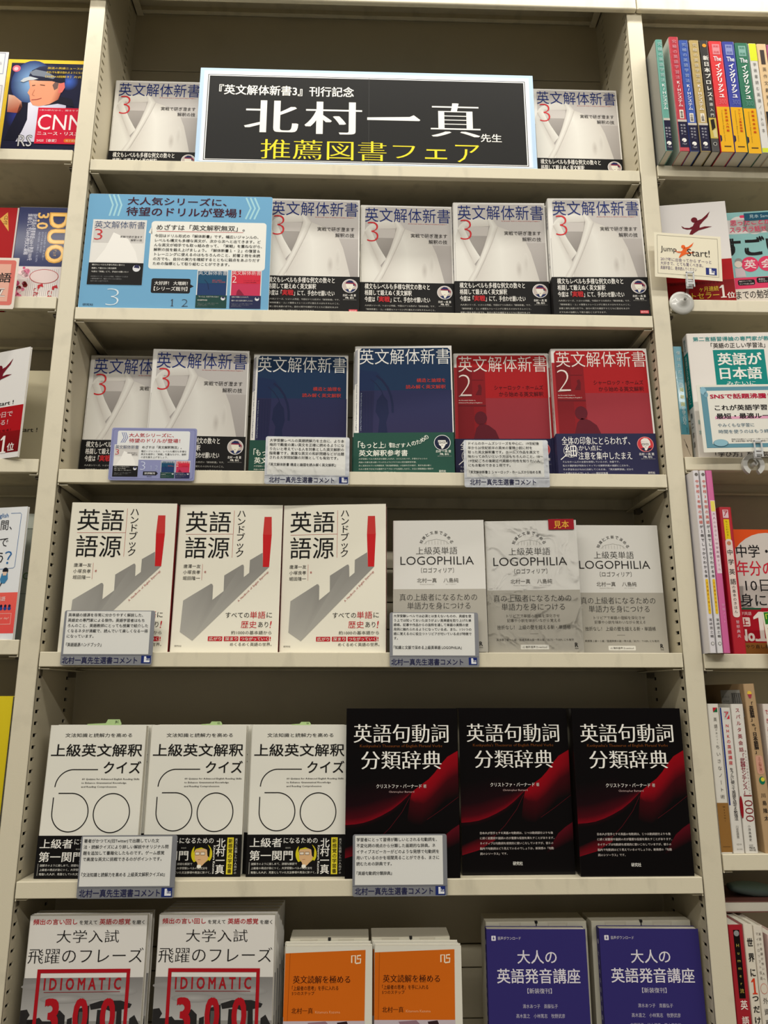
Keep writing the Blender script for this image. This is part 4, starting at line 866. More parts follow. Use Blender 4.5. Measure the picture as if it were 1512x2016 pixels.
p.poly([(66, 90), (78, 78), (94, 72), (112, 76), (118, 92), (90, 86), (72, 90)], (24, 26, 48), 5)
p.poly([(38, 40), (46, 36), (70, 38), (88, 40), (94, 44), (93, 66), (90, 78), (76, 88), (60, 92), (50, 90), (45, 82), (43, 72), (39, 66), (42, 56)], [sk, (236, 180, 150), (236, 176, 146), sk, sk2, sk2, (176, 100, 80), sk, (230, 170, 140), sk, (214, 130, 110), sk, (236, 180, 150), sk], 6)
p.poly([(88, 48), (97, 44), (99, 54), (95, 64), (89, 66)], (220, 120, 110), 7)
p.poly([(83, 42), (88, 44), (87, 56), (82, 60), (78, 50)], (120, 96, 92), 7)
p.poly([(38, 32), (42, 22), (54, 14), (72, 11), (86, 14), (96, 26), (98, 44), (90, 46), (76, 42), (54, 42), (40, 40)], [(34, 38, 66), (40, 44, 76), (60, 66, 96), (50, 56, 90), (30, 34, 64), (24, 28, 52), (22, 26, 50), (22, 26, 50), (26, 30, 54), (30, 34, 58), (34, 38, 66)], 8)
p.poly([(25, 44), (30, 38), (40, 34), (54, 38), (46, 41), (38, 42), (30, 46)], (196, 202, 208), 9)
p.poly([(38, 26), (48, 20), (66, 24), (82, 34), (78, 38), (60, 34), (44, 32)], (128, 136, 150), 9)
p.line([(45, 52), (50, 51)], 1.4, (90, 50, 44), 8); p.line([(58, 50), (66, 51)], 1.4, (90, 50, 44), 8); p.line([(47, 80), (56, 79), (63, 76)], 1.4, (170, 76, 70), 8); p.line([(50, 60), (47, 70), (51, 72)], 1, (196, 124, 98), 8)
for i, t in enumerate(('放送の英語ニュースが', 'だれでも聞き取れるようになる', '［30秒×3回聞き］方式！')): p.text(t, (67 - i, 14.5 + i * 8.4, 126, 18.8 + i * 8.4), (226, 196, 70), .012, 10, res=1)
p.rect(60, 94.5, 134, 163.5, (206, 30, 66), 9)
p.text('1本30秒だから、聞きやすい', (63, 97.6, 131, 101), (236, 200, 206), .006, 10, res=1)
p.text('CNN', (62, 107.6, 133.8, 137), (240, 232, 234), .0, 10, res=3); p.text('ニュース・リスニ', (63, 140.6, 130, 147), (240, 228, 230), .018, 10); p.text('2025［春夏］', (63.5, 154.6, 95, 160), (240, 228, 230), .01, 10, res=1)
p.rrect(107, 153.4, 133, 160.4, 3, (226, 120, 40), 10); p.text('電子書籍版', (110, 155, 132, 158.8), (240, 200, 160), .01, 11, res=1)
p.text('RS', (33, 147, 56.5, 170), (30, 30, 36), .04, 6); p.text('RS', (34, 148, 56, 169), (196, 196, 200), .0, 7)
loose_book('magazine', 'yellow framed magazine with a ball player on its cover, upper left', 'magazine', -0.6005, 0.030, HL[0], 0.1345, 0.1975, 0.008, YE, p, gloss=True)
# white card holder at the far left
p = Print(); p.frame(2, 2, 30, 42, .7, (150, 160, 190)); p.text('英語が\nすらすら\n聞ける', (6, 6, 26, 38), (150, 156, 176), 0)
p.rrect(1, 62, 33, 106, 2, (222, 220, 222), 1); p.frame(2.4, 64, 31.6, 104, .6, (150, 140, 160), 3); p.text('本当の実力が\n身につく\n一冊です', (5, 68, 29, 100), (140, 110, 130), 0, 3)
p.rrect(1, 116, 29, 152, 2, (226, 204, 186), 1); p.text('売れて\nます', (5, 122, 25, 146), (150, 110, 100), 0, 3)
board('price_card_strip', 'white card strip cut by the left picture edge beside the yellow magazine', 'sign', -0.6120, -0.012, 1.0060, 0.0345, 0.170, 0.0015, (220, 220, 222), p)
# navy book lying on its side
p = Print(); NV = (24, 40, 98); GO = (224, 170, 70)
p.rect(0.3, 0.3, 79.7, 108, NV, 0)
p.text('DUO', (47.5, 9, 78, 98), GO, .05, 2, rot=True, res=3); p.text('DUO', (49.6, 11, 76, 96), (250, 206, 120), .01, 3, rot=True, res=3); p.text('デュオ', (60, 74, 65, 86), (214, 180, 110), 0, 4, rot=True, res=1)
p.text('3.0', (29.5, 10, 47, 39), (232, 190, 110), .03, 3, rot=True)
p.text('現代英語の重要単語1600＋熟語1000を', (21, 12, 29, 94), (206, 206, 220), .02, 3, rot=True, res=1); p.text('重複なしで560の例文に凝縮', (14.4, 12, 21.6, 84), (206, 206, 220), .02, 3, rot=True, res=1)
p.text('COMPILED BY 鈴木陽一\nEDITOR IN CHIEF\nADVISER: CHRIS C. ELVIN', (34, 44, 47, 96), (170, 176, 200), 0, 3, rot=True, res=1)
p.grad(0.3, 104, 79.7, 164, (222, 214, 214), (224, 218, 214), 1)
for k in range(16): p.line([(26 + 3 * k, 108), (26 + 3 * k - 1, 162)], .5, (170, 166, 166), 2)
p.circ(50, 121, 22, (180, 50, 54), 3, 12.4); p.circ(50, 121, 21, (224, 208, 206), 4, 11.4)
p.text('これだ', (36.6, 141, 44.6, 161), (180, 30, 44), .03, 5, rot=True); p.text('これ', (58, 145, 65.4, 161), (180, 30, 44), .03, 5, rot=True)
for cx, cy in ((46, 137), (68, 139)): p.poly([(cx - 4, cy - 1), (cx + 3, cy - 4), (cx + 5, cy + 2), (cx, cy + 1), (cx - 1, cy + 5), (cx - 4, cy + 4)], (188, 30, 44), 5)
for i in range(26): p.circ(8 + random.random() * 18, 106 + random.random() * 54, 2 + random.random() * 3, random.choice([(222, 130, 160), (232, 180, 196), (206, 90, 130), (238, 214, 216), (120, 40, 40)]), 3, n=10)
loose_book('book', 'navy book with gold lettering lying on its side, left bay second shelf', 'book', -0.5458, 0.020, HL[1], 0.0800, 0.166, 0.016, (206, 204, 206), p, gloss=True)
p = Print(); RD = (172, 22, 30)
p.rect(0, 0, 118, 180, RD, 0); p.poly([(92, 20), (103, 8), (108, 42)], (220, 170, 90), 1); p.text('CD付', (98, 14, 105, 30), (90, 50, 20), .0, 2, rot=True, res=1); p.rect(117.6, 0, 120, 180, (206, 200, 196), 1)
loose_book('book', 'dark red book at the left picture edge, left bay second shelf', 'book', -0.5462, 0.020, HL[1], 0.120, 0.164, 0.014, RD, p, right=True)
p = Print(); p.rect(0, 0, 90, 84, (226, 216, 206), 0); p.rrect(2, 4, 87, 78, 4, (214, 122, 112), 1); p.rect(8, 10.6, 80, 72, (224, 176, 160), 2)
p.text('英語', (46, 25, 82, 41), (48, 42, 42), .02, 3); p.text('1位', (34, 47, 76, 65), (70, 60, 60), .04, 3); p.text('1位', (34, 47, 76, 65), (232, 222, 216), .0, 4)
board('price_card', 'pink framed ranking card hanging over the second shelf edge of the left bay', 'sign', -0.6130, -0.008, 0.6400, 0.0905, 0.082, 0.0008, (226, 216, 206), p, yaw=0.0)
# angled cover with running figure (left)
def runner(p, x, y, s, col, lay=3):
    q = lambda pts: [(x + a * s, y + b_ * s) for a, b_ in pts]
    p.circ(x + .45 * s, y + .30 * s, .105 * s, col, lay)
    p.poly(q([(.52, .34), (.70, .28), (.85, .15), (1.0, .0), (.90, .22), (.74, .38), (.62, .52), (.60, .62), (.78, .58), (1.02, .60), (.80, .66), (.56, .72), (.40, .82), (.26, .94), (.20, .94), (.28, .76), (.34, .66), (.18, .66), (.04, .60), (0, .50), (.10, .58), (.26, .60), (.38, .54), (.44, .42)]), col, lay)
p = Print(); p.rect(0.2, 89.2, 119.8, 160, (176, 22, 34), 0); p.grad(0.2, 128, 119.8, 160, (140, 14, 22), (120, 10, 18), 1)
runner(p, 48, 13.8, 42, (122, 24, 44)); p.text('Jump-Start !', (34, 80.4, 101, 88.4), (40, 36, 36), .01)
p.text('英単語は19日で', (22, 96.5, 102, 105.6), (226, 196, 196), .01); p.text('覚えられる！', (36, 109, 95, 117.4), (226, 196, 196), .01); p.text('必ず話題になる！', (50, 124, 102, 127.4), (70, 10, 16), .01)
p.text('ヶ月連続', (50, 136, 84, 143), (222, 190, 60), .02); p.text('ベストセラー', (34, 146, 84, 156), (222, 190, 60), .02); p.text('1', (85, 134, 98, 160), (232, 226, 222)); p.text('位', (99, 146, 112, 158), (232, 226, 222), .02)
loose_book('book', 'white and red book with a running figure turned to the right, left bay third shelf', 'book', -0.4905, -0.0105, HL[2], 0.120, 0.168, 0.0035, (222, 220, 218), p, yaw=-22, right=True, gloss=False)
p = Print(); p.text('Jump-Start !', (20, 94, 82, 103), (60, 56, 50), .01)
loose_book('book', 'plain cream book standing behind the running figure book, left bay', 'book', -0.4790, 0.070, HL[2], 0.105, 0.1655, 0.016, (206, 196, 164), p, right=True)
# white and coral cover
p = Print(); p.grad(0.2, 120.6, 127.8, 176, (232, 108, 98), (228, 92, 88), 0)
bl_ = (52, 112, 168)
p.text('English', (78, 8.6, 99.5, 16.6), bl_, .006); p.line([(103, 9), (118, 9), (119.6, 11), (118.4, 85), (116, 87), (96, 88), (60, 88)], .6, bl_, 2)
p.text('毎日１時間、', (32, 18.2, 107, 32.8), (38, 38, 42), .0); p.text('英語で', (58, 42.6, 104, 57), (38, 38, 42), .0); p.text('話そう', (50, 63, 99, 81), (38, 38, 42), .0); p.text('？', (101, 63, 112, 81), bl_, .0)
p.circ(105, 90.4, 4.4, (30, 34, 44), 4); p.poly([(100, 94), (109, 94), (110, 102), (106, 108), (100, 108), (98, 102)], (76, 136, 176), 3); p.poly([(101, 92), (108, 92), (107, 97), (102, 97)], (222, 196, 176), 5); p.line([(101, 107), (99, 112)], 1.6, (40, 46, 60), 3)
p.text('ものまね英語\nでいこう', (70, 126, 110, 140), (240, 220, 216), .006)
for k in range(5): p.circ(92 + 6.4 * k, 139, 2, (34, 40, 70), 3, n=10); p.circ(92 + 6.4 * k, 142.4, 2.6, (50, 80, 150), 3, n=10)
p.frame(60, 149, 122, 164, .6, (240, 190, 180)); p.text('How was your day?', (80, 154, 119, 158), (240, 200, 190), .0, res=1)
loose_book('book', 'white and coral book with a small cartoon figure, left bay fourth shelf', 'book', -0.4735, 0.000, HL[3], 0.128, 0.1845, 0.0045, (222, 224, 226), p, yaw=-13, right=True)
p = Print(); p.frame(4, 22, 90, 118, .8, (122, 134, 120)); p.circ(80, 92, 5, (110, 140, 90)); p.circ(80, 92, 3.6, (176, 184, 170), 3)
loose_book('book', 'pale grey green book behind the white and coral one, left bay', 'book', -0.4668, 0.052, HL[3], 0.100, 0.1860, 0.014, (186, 190, 176), p, right=True)
p = Print(); p.grad(0.2, 0.2, 147.8, 205, (214, 196, 44), (198, 176, 26), 0)
loose_book('book', 'bright yellow book at the lower left picture edge', 'book', -0.4665, 0.004, HL[4], 0.148, 0.2000, 0.012, (214, 196, 44), p, right=True)

# ------------------------------------------------------------------ right bay
def spine_book(x0, x1, y, base, H, dep, col, spr, lab, side=None, group=None, gloss=True, side_pr=None, tilt=0.0):
    """book standing with its spine to the front; x0..x1 are the spine's edges"""
    t = x1 - x0; o = empty('book', lab, 'book', mat=Matrix.Translation(((x0 + x1) / 2, y, Z0 + base + 0.0003)) @ Matrix.Rotation(tilt, 4, 'Y'), group=group)
    r2 = min(0.0022, t * .3); g = []
    for k in range(5): a = R_(90 * k / 4); g.append((t / 2 - r2 + r2 * math.sin(a), r2 - r2 * math.cos(a)))
    pts = [(-a, b_) for a, b_ in g[::-1]] + g
    th = 0.0008
    inn = [(t / 2 - th, dep), (t / 2 - th, th * 1.4), (-t / 2 + th, th * 1.4), (-t / 2 + th, dep)]
    bm = bmesh.new(); add_hprism(bm, [(-t / 2, dep)] + pts + [(t / 2, dep)] + inn, 0, H); bmesh.ops.recalc_face_normals(bm, faces=bm.faces)
    m = mat('spine_%d_%d_%d_%d' % (*col, gloss), col, 0.3 if gloss else .5, coat=.4 if gloss else 0)
    c = mesh_obj('cover', bm, m, o)
    bm = bmesh.new(); add_box(bm, -t / 2 + th, t / 2 - th, th * 1.4, dep - .001, .001, H - .002); mesh_obj('page_block', bm, PAGES, o)
    if side:
        bm = bmesh.new(); add_box(bm, -t / 2 - .0004, -t / 2, 0.0026, dep, 0.0, H); sd = mesh_obj('side_cover', bm, mat('side_%d_%d_%d' % side, side, .35, coat=.3), o)
    if spr: spr.build('spine_print', c, t, H, PG if gloss else PM, y=0.0)
    if side_pr:
        s_ = side_pr.build('side_print', c, dep, H, PG if gloss else PM); s_.matrix_local = Matrix.Translation((-t / 2 - .0004, dep / 2, 0)) @ Matrix.Rotation(-math.pi / 2, 4, 'Z')
    return o
GR1 = 'language books standing spine out, right bay top shelf'
NV2 = (30, 28, 62); YL = (226, 176, 30)
def sys_spine(t, col, label2, tag_, split=158):
    q = Print(); c = t / 2
    q.rect(.5, split + 4, t - .5, 209, NV2, 0); q.rect(.5, split, t - .5, split + 4, (196, 190, 180), 0)
    q.vtext('究極の英語学習法', (c - 3.6, 6, c + 3.6, 82), lerp(col, (235, 235, 240), .6), .01); q.vtext('K/Hシステム', (c - 3.4, 86, c + 3.6, 134), (236, 234, 236), .012)
    if tag_: q.rect(c - 3, 140, c + 3.4, 156, (228, 222, 210), 1); q.vtext(tag_, (c - 2, 142, c + 2.4, 154.4), (80, 70, 66), .004)
    q.vtext('国井信一', (c + .6, 167, c + 4, 186), (200, 200, 210), 0, res=1); q.vtext('橋本敬子', (c - 4, 167, c - .6, 186), (200, 200, 210), 0, res=1)
    q.circ(c, 196, 3.6, (232, 230, 226), 2); q.poly([(c, 196), (c - 4, 198.5), (c - 2.6, 200)], NV2, 3); q.text('アルク', (c - 3.4, 201.6, c + 3.4, 204.6), (220, 220, 224), .004, res=1)
    return q
YR = -0.035
sp_ = Print()
spine_book(0.4662, 0.4772, YR, HR[0], 0.2095, 0.15, (84, 150, 138), sys_spine(11, (84, 150, 138), 0, None, 150), 'teal spine book with shade painted on its side, first in the right bay top row', side=(120, 120, 114), group=GR1)  # side cover's flat grey puts reflection and shadow into its colour
spine_book(0.4885, 0.5040, YR, HR[0], 0.2155, 0.15, (176, 26, 50), sys_spine(15.5, (176, 26, 50), 0, '基本編'), 'tall crimson and navy spine with a white side, second in the row', side=(186, 190, 178), group=GR1)
spine_book(0.5044, 0.5195, YR, HR[0], 0.2095, 0.15, (28, 72, 160), sys_spine(15, (28, 72, 160), 0, '中級編'), 'blue and navy spine, third in the row on the right bay top shelf', group=GR1)
spine_book(0.5216, 0.5372, YR, HR[0], 0.2098, 0.15, (176, 152, 92), sys_spine(15.6, (176, 152, 92), 0, '上級編'), 'gold and navy spine, fourth in the row on the right bay top shelf', side=(40, 36, 60), group=GR1)
q = Print(); q.circ(7, 10, 3.4, (220, 160, 60)); q.vtext('新日本プロレス', (2.4, 30, 11.8, 108), (232, 230, 224), .03); q.vtext('英語入門', (4.4, 110, 10, 146), (222, 220, 214), .01)
q.rect(.5, 148, 12.4, 186, (196, 176, 90), 1); q.poly([(3, 152), (9, 150), (10, 166), (4, 172)], (40, 34, 30), 2); q.poly([(5, 172), (11, 168), (11, 184), (6, 184)], (206, 196, 150), 2); q.circ(6.4, 196, 3, (196, 194, 190), 2); q.circ(6.4, 196, 2.2, (26, 24, 24), 3)
spine_book(0.5385, 0.5522, YR, HR[0], 0.2098, 0.15, (26, 24, 26), q, 'black spine with white lettering and yellow picture, fifth in the row', group=GR1)
def eng_spine(t, col, n):
    q = Print(); c = t / 2
    q.rect(.5, 126, t - .5, 209, YL, 0); q.rect(c - 6, 6, c + 6, 26, lerp(col, (220, 224, 230), .6), 1); q.text('実戦\n英語', (c - 4.5, 8, c + 4.5, 24), lerp(col, (240, 240, 240), .3), .01, 2, res=1)
    q.text('The', (c - 6, 30, c + 6.5, 39), (226, 228, 234), .03); q.vtext('イングリッシュ', (c - 4.6, 43, c + 5.6, 108), (240, 238, 238), .05); q.text('300', (c - 5, 112, c + 7, 121), lerp(col, (220, 220, 226), .45), .0)
    q.vtext(n, (c + 1.6, 130, c + 6, 172), (206, 76, 30), .02); q.text('Conversation Express Series', (c - 4, 132, c - 1.6, 190), (120, 96, 40), 0, rot=True, res=1); q.rect(c - 5, 198, c + 6, 200.4, (96, 72, 30), 1)
    q.poly([(.6, 178), (3.4, 180), (3.6, 188), (.6, 192)], (34, 34, 70), 1)
    return q
spine_book(0.5535, 0.5750, YR, HR[0], 0.2090, 0.15, (214, 34, 44), eng_spine(21.5, (214, 34, 44), '留学英語入門編'), 'thick red spine with yellow lower part, sixth in the row', group=GR1)
spine_book(0.5758, 0.5958, YR, HR[0], 0.2088, 0.15, (32, 48, 150), eng_spine(20, (32, 48, 150), 'フレーズ英会話編'), 'thick royal blue spine with yellow lower part, seventh in the row', group=GR1)
spine_book(0.5966, 0.6180, YR, HR[0], 0.2070, 0.15, (14, 104, 76), eng_spine(21.4, (14, 104, 76), '実戦英会話編'), 'thick green spine with yellow lower part, eighth in the row', group=GR1)
q = Print(); q.rect(.4, .4, 12.2, 34, (216, 224, 60), 0); q.rect(.4, 198, 12.2, 206, (206, 214, 60), 0); q.vtext('学術書読む英語ノート', (3.4, 38, 8.6, 148), (120, 118, 116), .006); q.vtext('山本', (4, 150, 8.4, 170), (110, 108, 106), 0, res=1)
spine_book(0.6188, 0.6318, YR, HR[0], 0.2065, 0.15, (206, 204, 200), q, 'pale grey spine with a lime yellow head, ninth in the row', group=GR1)
q = Print(); q.rect(4, 12, 11, 40, (80, 70, 66), 1); q.vtext('英作文最前線', (4.4, 46, 10.6, 120), (90, 80, 70), 0); q.rect(.4, 130, 15.4, 207, (40, 38, 42), 0)
spine_book(0.6325, 0.6485, YR, HR[0], 0.2060, 0.15, (214, 184, 140), q, 'tan spine with a dark foot, tenth in the row at the right picture edge', group=GR1)
q = Print(); q.vtext('英語の本', (4, 20, 9, 120), (230, 210, 225), 0)
spine_book(0.6492, 0.6630, YR, HR[0], 0.2050, 0.15, (150, 60, 110), q, 'purple pink spine just entering at the right picture edge', group=GR1)

# second shelf, right bay
p = Print(-9.0); p.rect(9.2, 103.4, 117.8, 182, (176, 20, 30), 0); p.grad(9.2, 140, 117.8, 182, (134, 8, 16), (150, 12, 20), 1)
runner(p, 47, 17, 46, (118, 22, 42)); p.text('ヶ月連続', (64, 150, 93, 158.8), (222, 190, 70), .02); p.text('ベストセラー', (26, 160.4, 93, 171), (222, 190, 70), .02); p.text('1', (94, 149, 104.4, 171), (234, 228, 222), .012); p.text('位', (104.6, 162, 116.6, 172.4), (234, 228, 222), .02)
p.text('発売から話題沸騰のロングセラー', (20, 142, 100, 146), (80, 6, 10), .01, res=1)
loose_book('book', 'white and red book with a running figure behind the clipped card, right bay', 'book', 0.5746, 0.010, HR[1], 0.109, 0.1825, 0.012, (222, 218, 216), p, yaw=-9, right=True)
p = Print(20.0); TE = (150, 196, 196); PK = (222, 70, 110)
p.rect(-19.8, 0.2, 127.8, 177.8, TE, 0); p.circ(16, 22, 14, (222, 216, 214), 1); p.circ(40, 24, 18, (222, 216, 214), 1); p.rect(-19.8, 14, 70, 40, (222, 216, 214), 1); p.circ(70, 28, 16, (222, 216, 214), 1)
p.rrect(19, 6, 36, 11, 2, PK, 2)
p.text('思ったことが', (3, 14, 66, 24.6), PK, .02, 4); p.text('スラスラ話せる！', (1, 27, 72, 37.6), PK, .02, 4)
p.text('すごい', (-17, 46, 86, 81), (28, 24, 26), .06, 4, res=3)
for a, s_ in ((24, '英'), (50, '会'), (76, '話')): p.circ(a + 2, 96, 13.4, PK, 3); p.text(s_, (a - 7, 88, a + 11, 104), (236, 214, 214), .03, 5)
p.circ(9, 90, 6, (150, 148, 148), 3); p.circ(8, 95, 6, (222, 210, 200), 4); p.poly([(2, 102), (16, 102), (18, 118), (2, 118)], (206, 190, 196), 3)
p.rect(-19.8, 119, 127.8, 139, PK, 3); p.rrect(4, 123, 30, 133, 3, (34, 28, 32), 4); p.text('無料でいつでも\nどこでも話し放題', (6, 124.6, 28, 131.6), (230, 220, 220), .006, 5, res=1); p.rrect(33, 120, 52, 130, 3, (34, 28, 32), 4); p.text('教室は\nいらない', (36, 122, 49, 128.6), (230, 220, 220), .006, 5, res=1)
p.rect(-19.8, 139, 127.8, 177.8, (224, 216, 206), 2)
p.text('今までの勉強は', (-13, 142, 62, 157), (60, 54, 52), .01, 4); p.text('何だったの？！', (-13, 160, 62, 174), (60, 54, 52), .01, 4)
p.rect(26, 3, 74, 17, (30, 92, 118), 6); p.text('見本 Sample', (34, 6, 72, 14), (186, 206, 212), .0, 7)
loose_book('book', 'aqua book with big black characters and pink balloons, right picture edge', 'book', 0.5694, 0.0378, HR[1], 0.148, 0.1780, 0.014, TE, p, yaw=-8)
# clipped card
p = Print(); p.rect(0, 0, 103, 76, (228, 222, 202), 0); p.frame(4.2, 4.2, 98, 70, .5, (140, 136, 124), 2)
p.text('Jump', (9.5, 23, 34, 34.6), (44, 38, 36), .0); p.text('Start!', (50, 25, 85, 37), (44, 38, 36), .0); p.line([(36, 31), (50, 30)], .8, (60, 50, 46), 2)
runner(p, 31, 13, 30, (226, 106, 40), 4)
p.text('2017年に出会ってから ずーっと', (9, 42, 87, 48), (110, 96, 130), 0); p.text('大好きで、とても驚くべき本。', (8.6, 49, 74, 55), (110, 96, 130), 0); p.text('英語学習に、是非読んでください', (8.4, 56.6, 64, 62.6), (110, 96, 130), 0)
p.rect(78, 55, 94.6, 66.8, (44, 58, 128), 3); p.poly([(83, 56), (86.6, 56), (86.6, 63), (91, 63), (91, 66), (83, 66)], (232, 232, 232), 4); p.text('1st', (87.4, 59, 92, 62.6), (232, 232, 232), .02, 5, res=1)
board('comment_card', 'cream handwritten card held by a clear clip beside the right post', 'sign', 0.4393, -0.024, 0.6935, 0.103, 0.0755, 0.0006, (228, 222, 202), p, roll=R_(3.4))
def clip_stand(x, z, lab, cx, cz, ring=False):
    o = empty('card_clip', lab, 'clip', (x, -0.0012, Z0 + z), 'clear card clips on the right bay shelf edges')
    m = mat('milky_plastic', (206, 206, 202), .25, coat=.5)
    bm = bmesh.new()
    if ring:
        n = 30
        for i in range(n):
            a0, a1 = R_(300 * i / n - 60), R_(300 * (i + 1) / n - 60)
            for q0, q1 in ((0.0160, 0.0095),):
                pr_ = [(q0 * math.cos(a0), q0 * math.sin(a0)), (q0 * math.cos(a1), q0 * math.sin(a1)), (q1 * math.cos(a1), q1 * math.sin(a1)), (q1 * math.cos(a0), q1 * math.sin(a0))]
                add_prism(bm, pr_, -0.0062, 0.0)
        add_prism(bm, [(0.0034 * math.cos(R_(20 * i)), 0.0034 * math.sin(R_(20 * i))) for i in range(18)], -0.012, 0.0)
    else:
        prof = [(0.0190, -0.0002), (0.0190, -0.0024), (0.0165, -0.0046), (0.0120, -0.0058), (0.0060, -0.0066), (0.0042, -0.0110), (0.0016, -0.0125)]
        n = 36; rings = [[bm.verts.new((r0 * math.cos(2 * math.pi * i / n), yy, r0 * math.sin(2 * math.pi * i / n))) for i in range(n)] for r0, yy in prof]
        for A, B in zip(rings[:-1], rings[1:]):
            for i in range(n): bm.faces.new((A[i], A[(i + 1) % n], B[(i + 1) % n], B[i]))
        bm.faces.new(rings[-1]); bm.faces.new(rings[0][::-1])
    bmesh.ops.recalc_face_normals(bm, faces=bm.faces)
    mesh_obj('suction_disc' if not ring else 'ring_foot', bm, m, o, smooth=not ring)
    bm = bmesh.new(); dx, dz = cx - x, cz - z
    L = math.hypot(dx, dz); ux, uz = dx / L, dz / L; px_, pz_ = -uz * .0022, ux * .0022
    add_prism(bm, [(px_, pz_), (ux * L + px_, uz * L + pz_), (ux * L - px_, uz * L - pz_), (-px_, -pz_)], -0.0185, -0.0125)
    mesh_obj('stem', bm, CLEAR, o)
    bm = bmesh.new(); 
    for e0, e1 in ((-.0062, -.0040), (.0040, .0062)): add_box(bm, dx + e0, dx + e1, -0.0280, -0.0262, dz - .006, dz + .019, .0005)
    add_box(bm, dx - .0062, dx + .0062, -0.0280, -0.0262, dz + .0165, dz + .0195, .0005); add_box(bm, dx - .0050, dx + .0050, -0.0280, -0.0262, dz - .002, dz + .0015, .0005)
    add_box(bm, dx - .0052, dx + .0052, -0.0222, -0.0212, dz - .006, dz + .017, .0005)
    add_box(bm, dx - .0050, dx + .0050, -0.0265, -0.0215, dz + .0035, dz + .0055, .0004)
    mesh_obj('jaw', bm, mat('clip_clear_grey', (196, 198, 200), .15, coat=.6), o)
clip_stand(0.4815, 0.5860, 'round clear suction clip holding the handwritten card', 0.4865, 0.6050)
clip_stand(0.5620, 0.3275, 'open ring shaped clear clip on the third shelf edge of the right bay', 0.5600, 0.3380, True)

# third shelf, right bay
q = Print(); q.rect(.3, 143, 14.9, 184.6, (214, 200, 180), 0); q.vtext('僕はただ一生', (4.6, 8, 10.6, 66), (214, 228, 228), .006); q.vtext('英単語', (4.4, 68, 11, 98), (206, 206, 110), .01); q.vtext('を学ぶ日々', (4.6, 100, 10.8, 128), (214, 228, 228), .006)
q.line([(4, 150), (9, 164), (6, 158), (12, 176)], .5, (70, 60, 50)); q.text('AZUSA ITO', (9.4, 132, 11, 141), (40, 90, 104), 0, rot=True, res=1)
spine_book(0.4708, 0.4852, 0.020, HR[2], 0.1845, 0.11, (74, 150, 168), q, 'light blue spine with a beige foot beside the right post, third shelf', gloss=True)
p = Print(); TG = (18, 142, 136)
p.text('第二言語習得論の専門家が教える', (9, 6, 140, 13.4), (70, 160, 160), .014); p.text('「英語の正しい学習法」', (35, 16.4, 116, 25), (60, 56, 54), .008)
p.rect(37.2, 28, 113.6, 110, TG, 1); p.text('英語が', (42.4, 33, 108.6, 53.6), (234, 234, 228), .03); p.text('日本語', (43.6, 56.6, 106, 76.4), (234, 234, 228), .03); p.text('みたいに', (52, 79.6, 95, 86), (220, 230, 226), .01)
p.text('「学び方」を学ぶ本', (24, 190, 110, 198.4), (50, 46, 44), .01); p.text('音から\n学ぶ', (4, 140, 14, 164), (110, 170, 168), 0, res=1)
q = Print(); q.rect(1, 30, 19, 118, TG, 0); q.vtext('英語が日本語みたいに', (6, 34, 14, 112), (200, 226, 222), .01); q.vtext('教える', (6, 6, 14, 26), (70, 130, 130), 0); q.vtext('第二言語', (6, 126, 13, 180), (60, 60, 60), 0)
B_ = Book('book', 0.142, 0.1995, 0.020, (224, 218, 212), p, spine_pr=q)
B_.make('white book with a teal title square, third shelf of the right bay', 'book', None, Matrix.Translation((0.4880, 0.005, Z0 + HR[2] + .0006)) @ Matrix.Rotation(R_(-4), 4, 'Z') @ Matrix.Translation((0.071, 0, 0)) @ Matrix.Rotation(R_(-.6), 4, 'X'))
p = Print(); fb = (96, 142, 160)
p.rect(0, 0, 124, 102, (228, 226, 216), 0); p.rect(5, 3.4, 122, 95.6, fb, 1); p.rect(5.4, 3.8, 121.6, 95.2, (110, 156, 172), 2); p.rect(14, 9.2, 116, 89.6, (230, 228, 220), 3)
p.circ(9, 9, 4.4, (150, 190, 206), 4, 6); p.circ(12.6, 15, 3, (130, 172, 188), 4, 4.4); p.circ(26, 88.6, 11, (60, 90, 104), 4, 5.6); p.circ(26, 88.2, 10.4, (150, 190, 204), 5, 5)
p.text('SNSで話題沸騰！', (18, 13.8, 106, 21.8), (186, 24, 70), .04, 5); p.rect(22, 48.6, 112, 52.6, (226, 170, 196), 4)
p.text('これが英語学習の', (23, 31, 112, 39.6), (36, 32, 34), .03, 5); p.text('最短・最適ルート', (24, 43.8, 112, 52.2), (36, 32, 34), .03, 5)
p.text('やみくもな学習に', (24.6, 59, 78, 64.8), (104, 130, 146), .01, 5); p.text('時間を使うのはもう終わり', (24.6, 68.6, 112, 74.4), (104, 130, 146), .01, 5)
p.text('英語が日本語みたいに出てくる頭のつくり方\n第二言語習得論の専門家が教える「英語の正しい学習法」', (42, 82, 112, 87.4), (70, 66, 64), .0, 5, res=1)
board('comment_card', 'white card with a blue frame in front of the teal square book', 'sign', 0.4797, -0.024, 0.4414, 0.124, 0.1020, 0.0007, (228, 226, 216), p, roll=R_(-1.6), th=R_(-1.5))

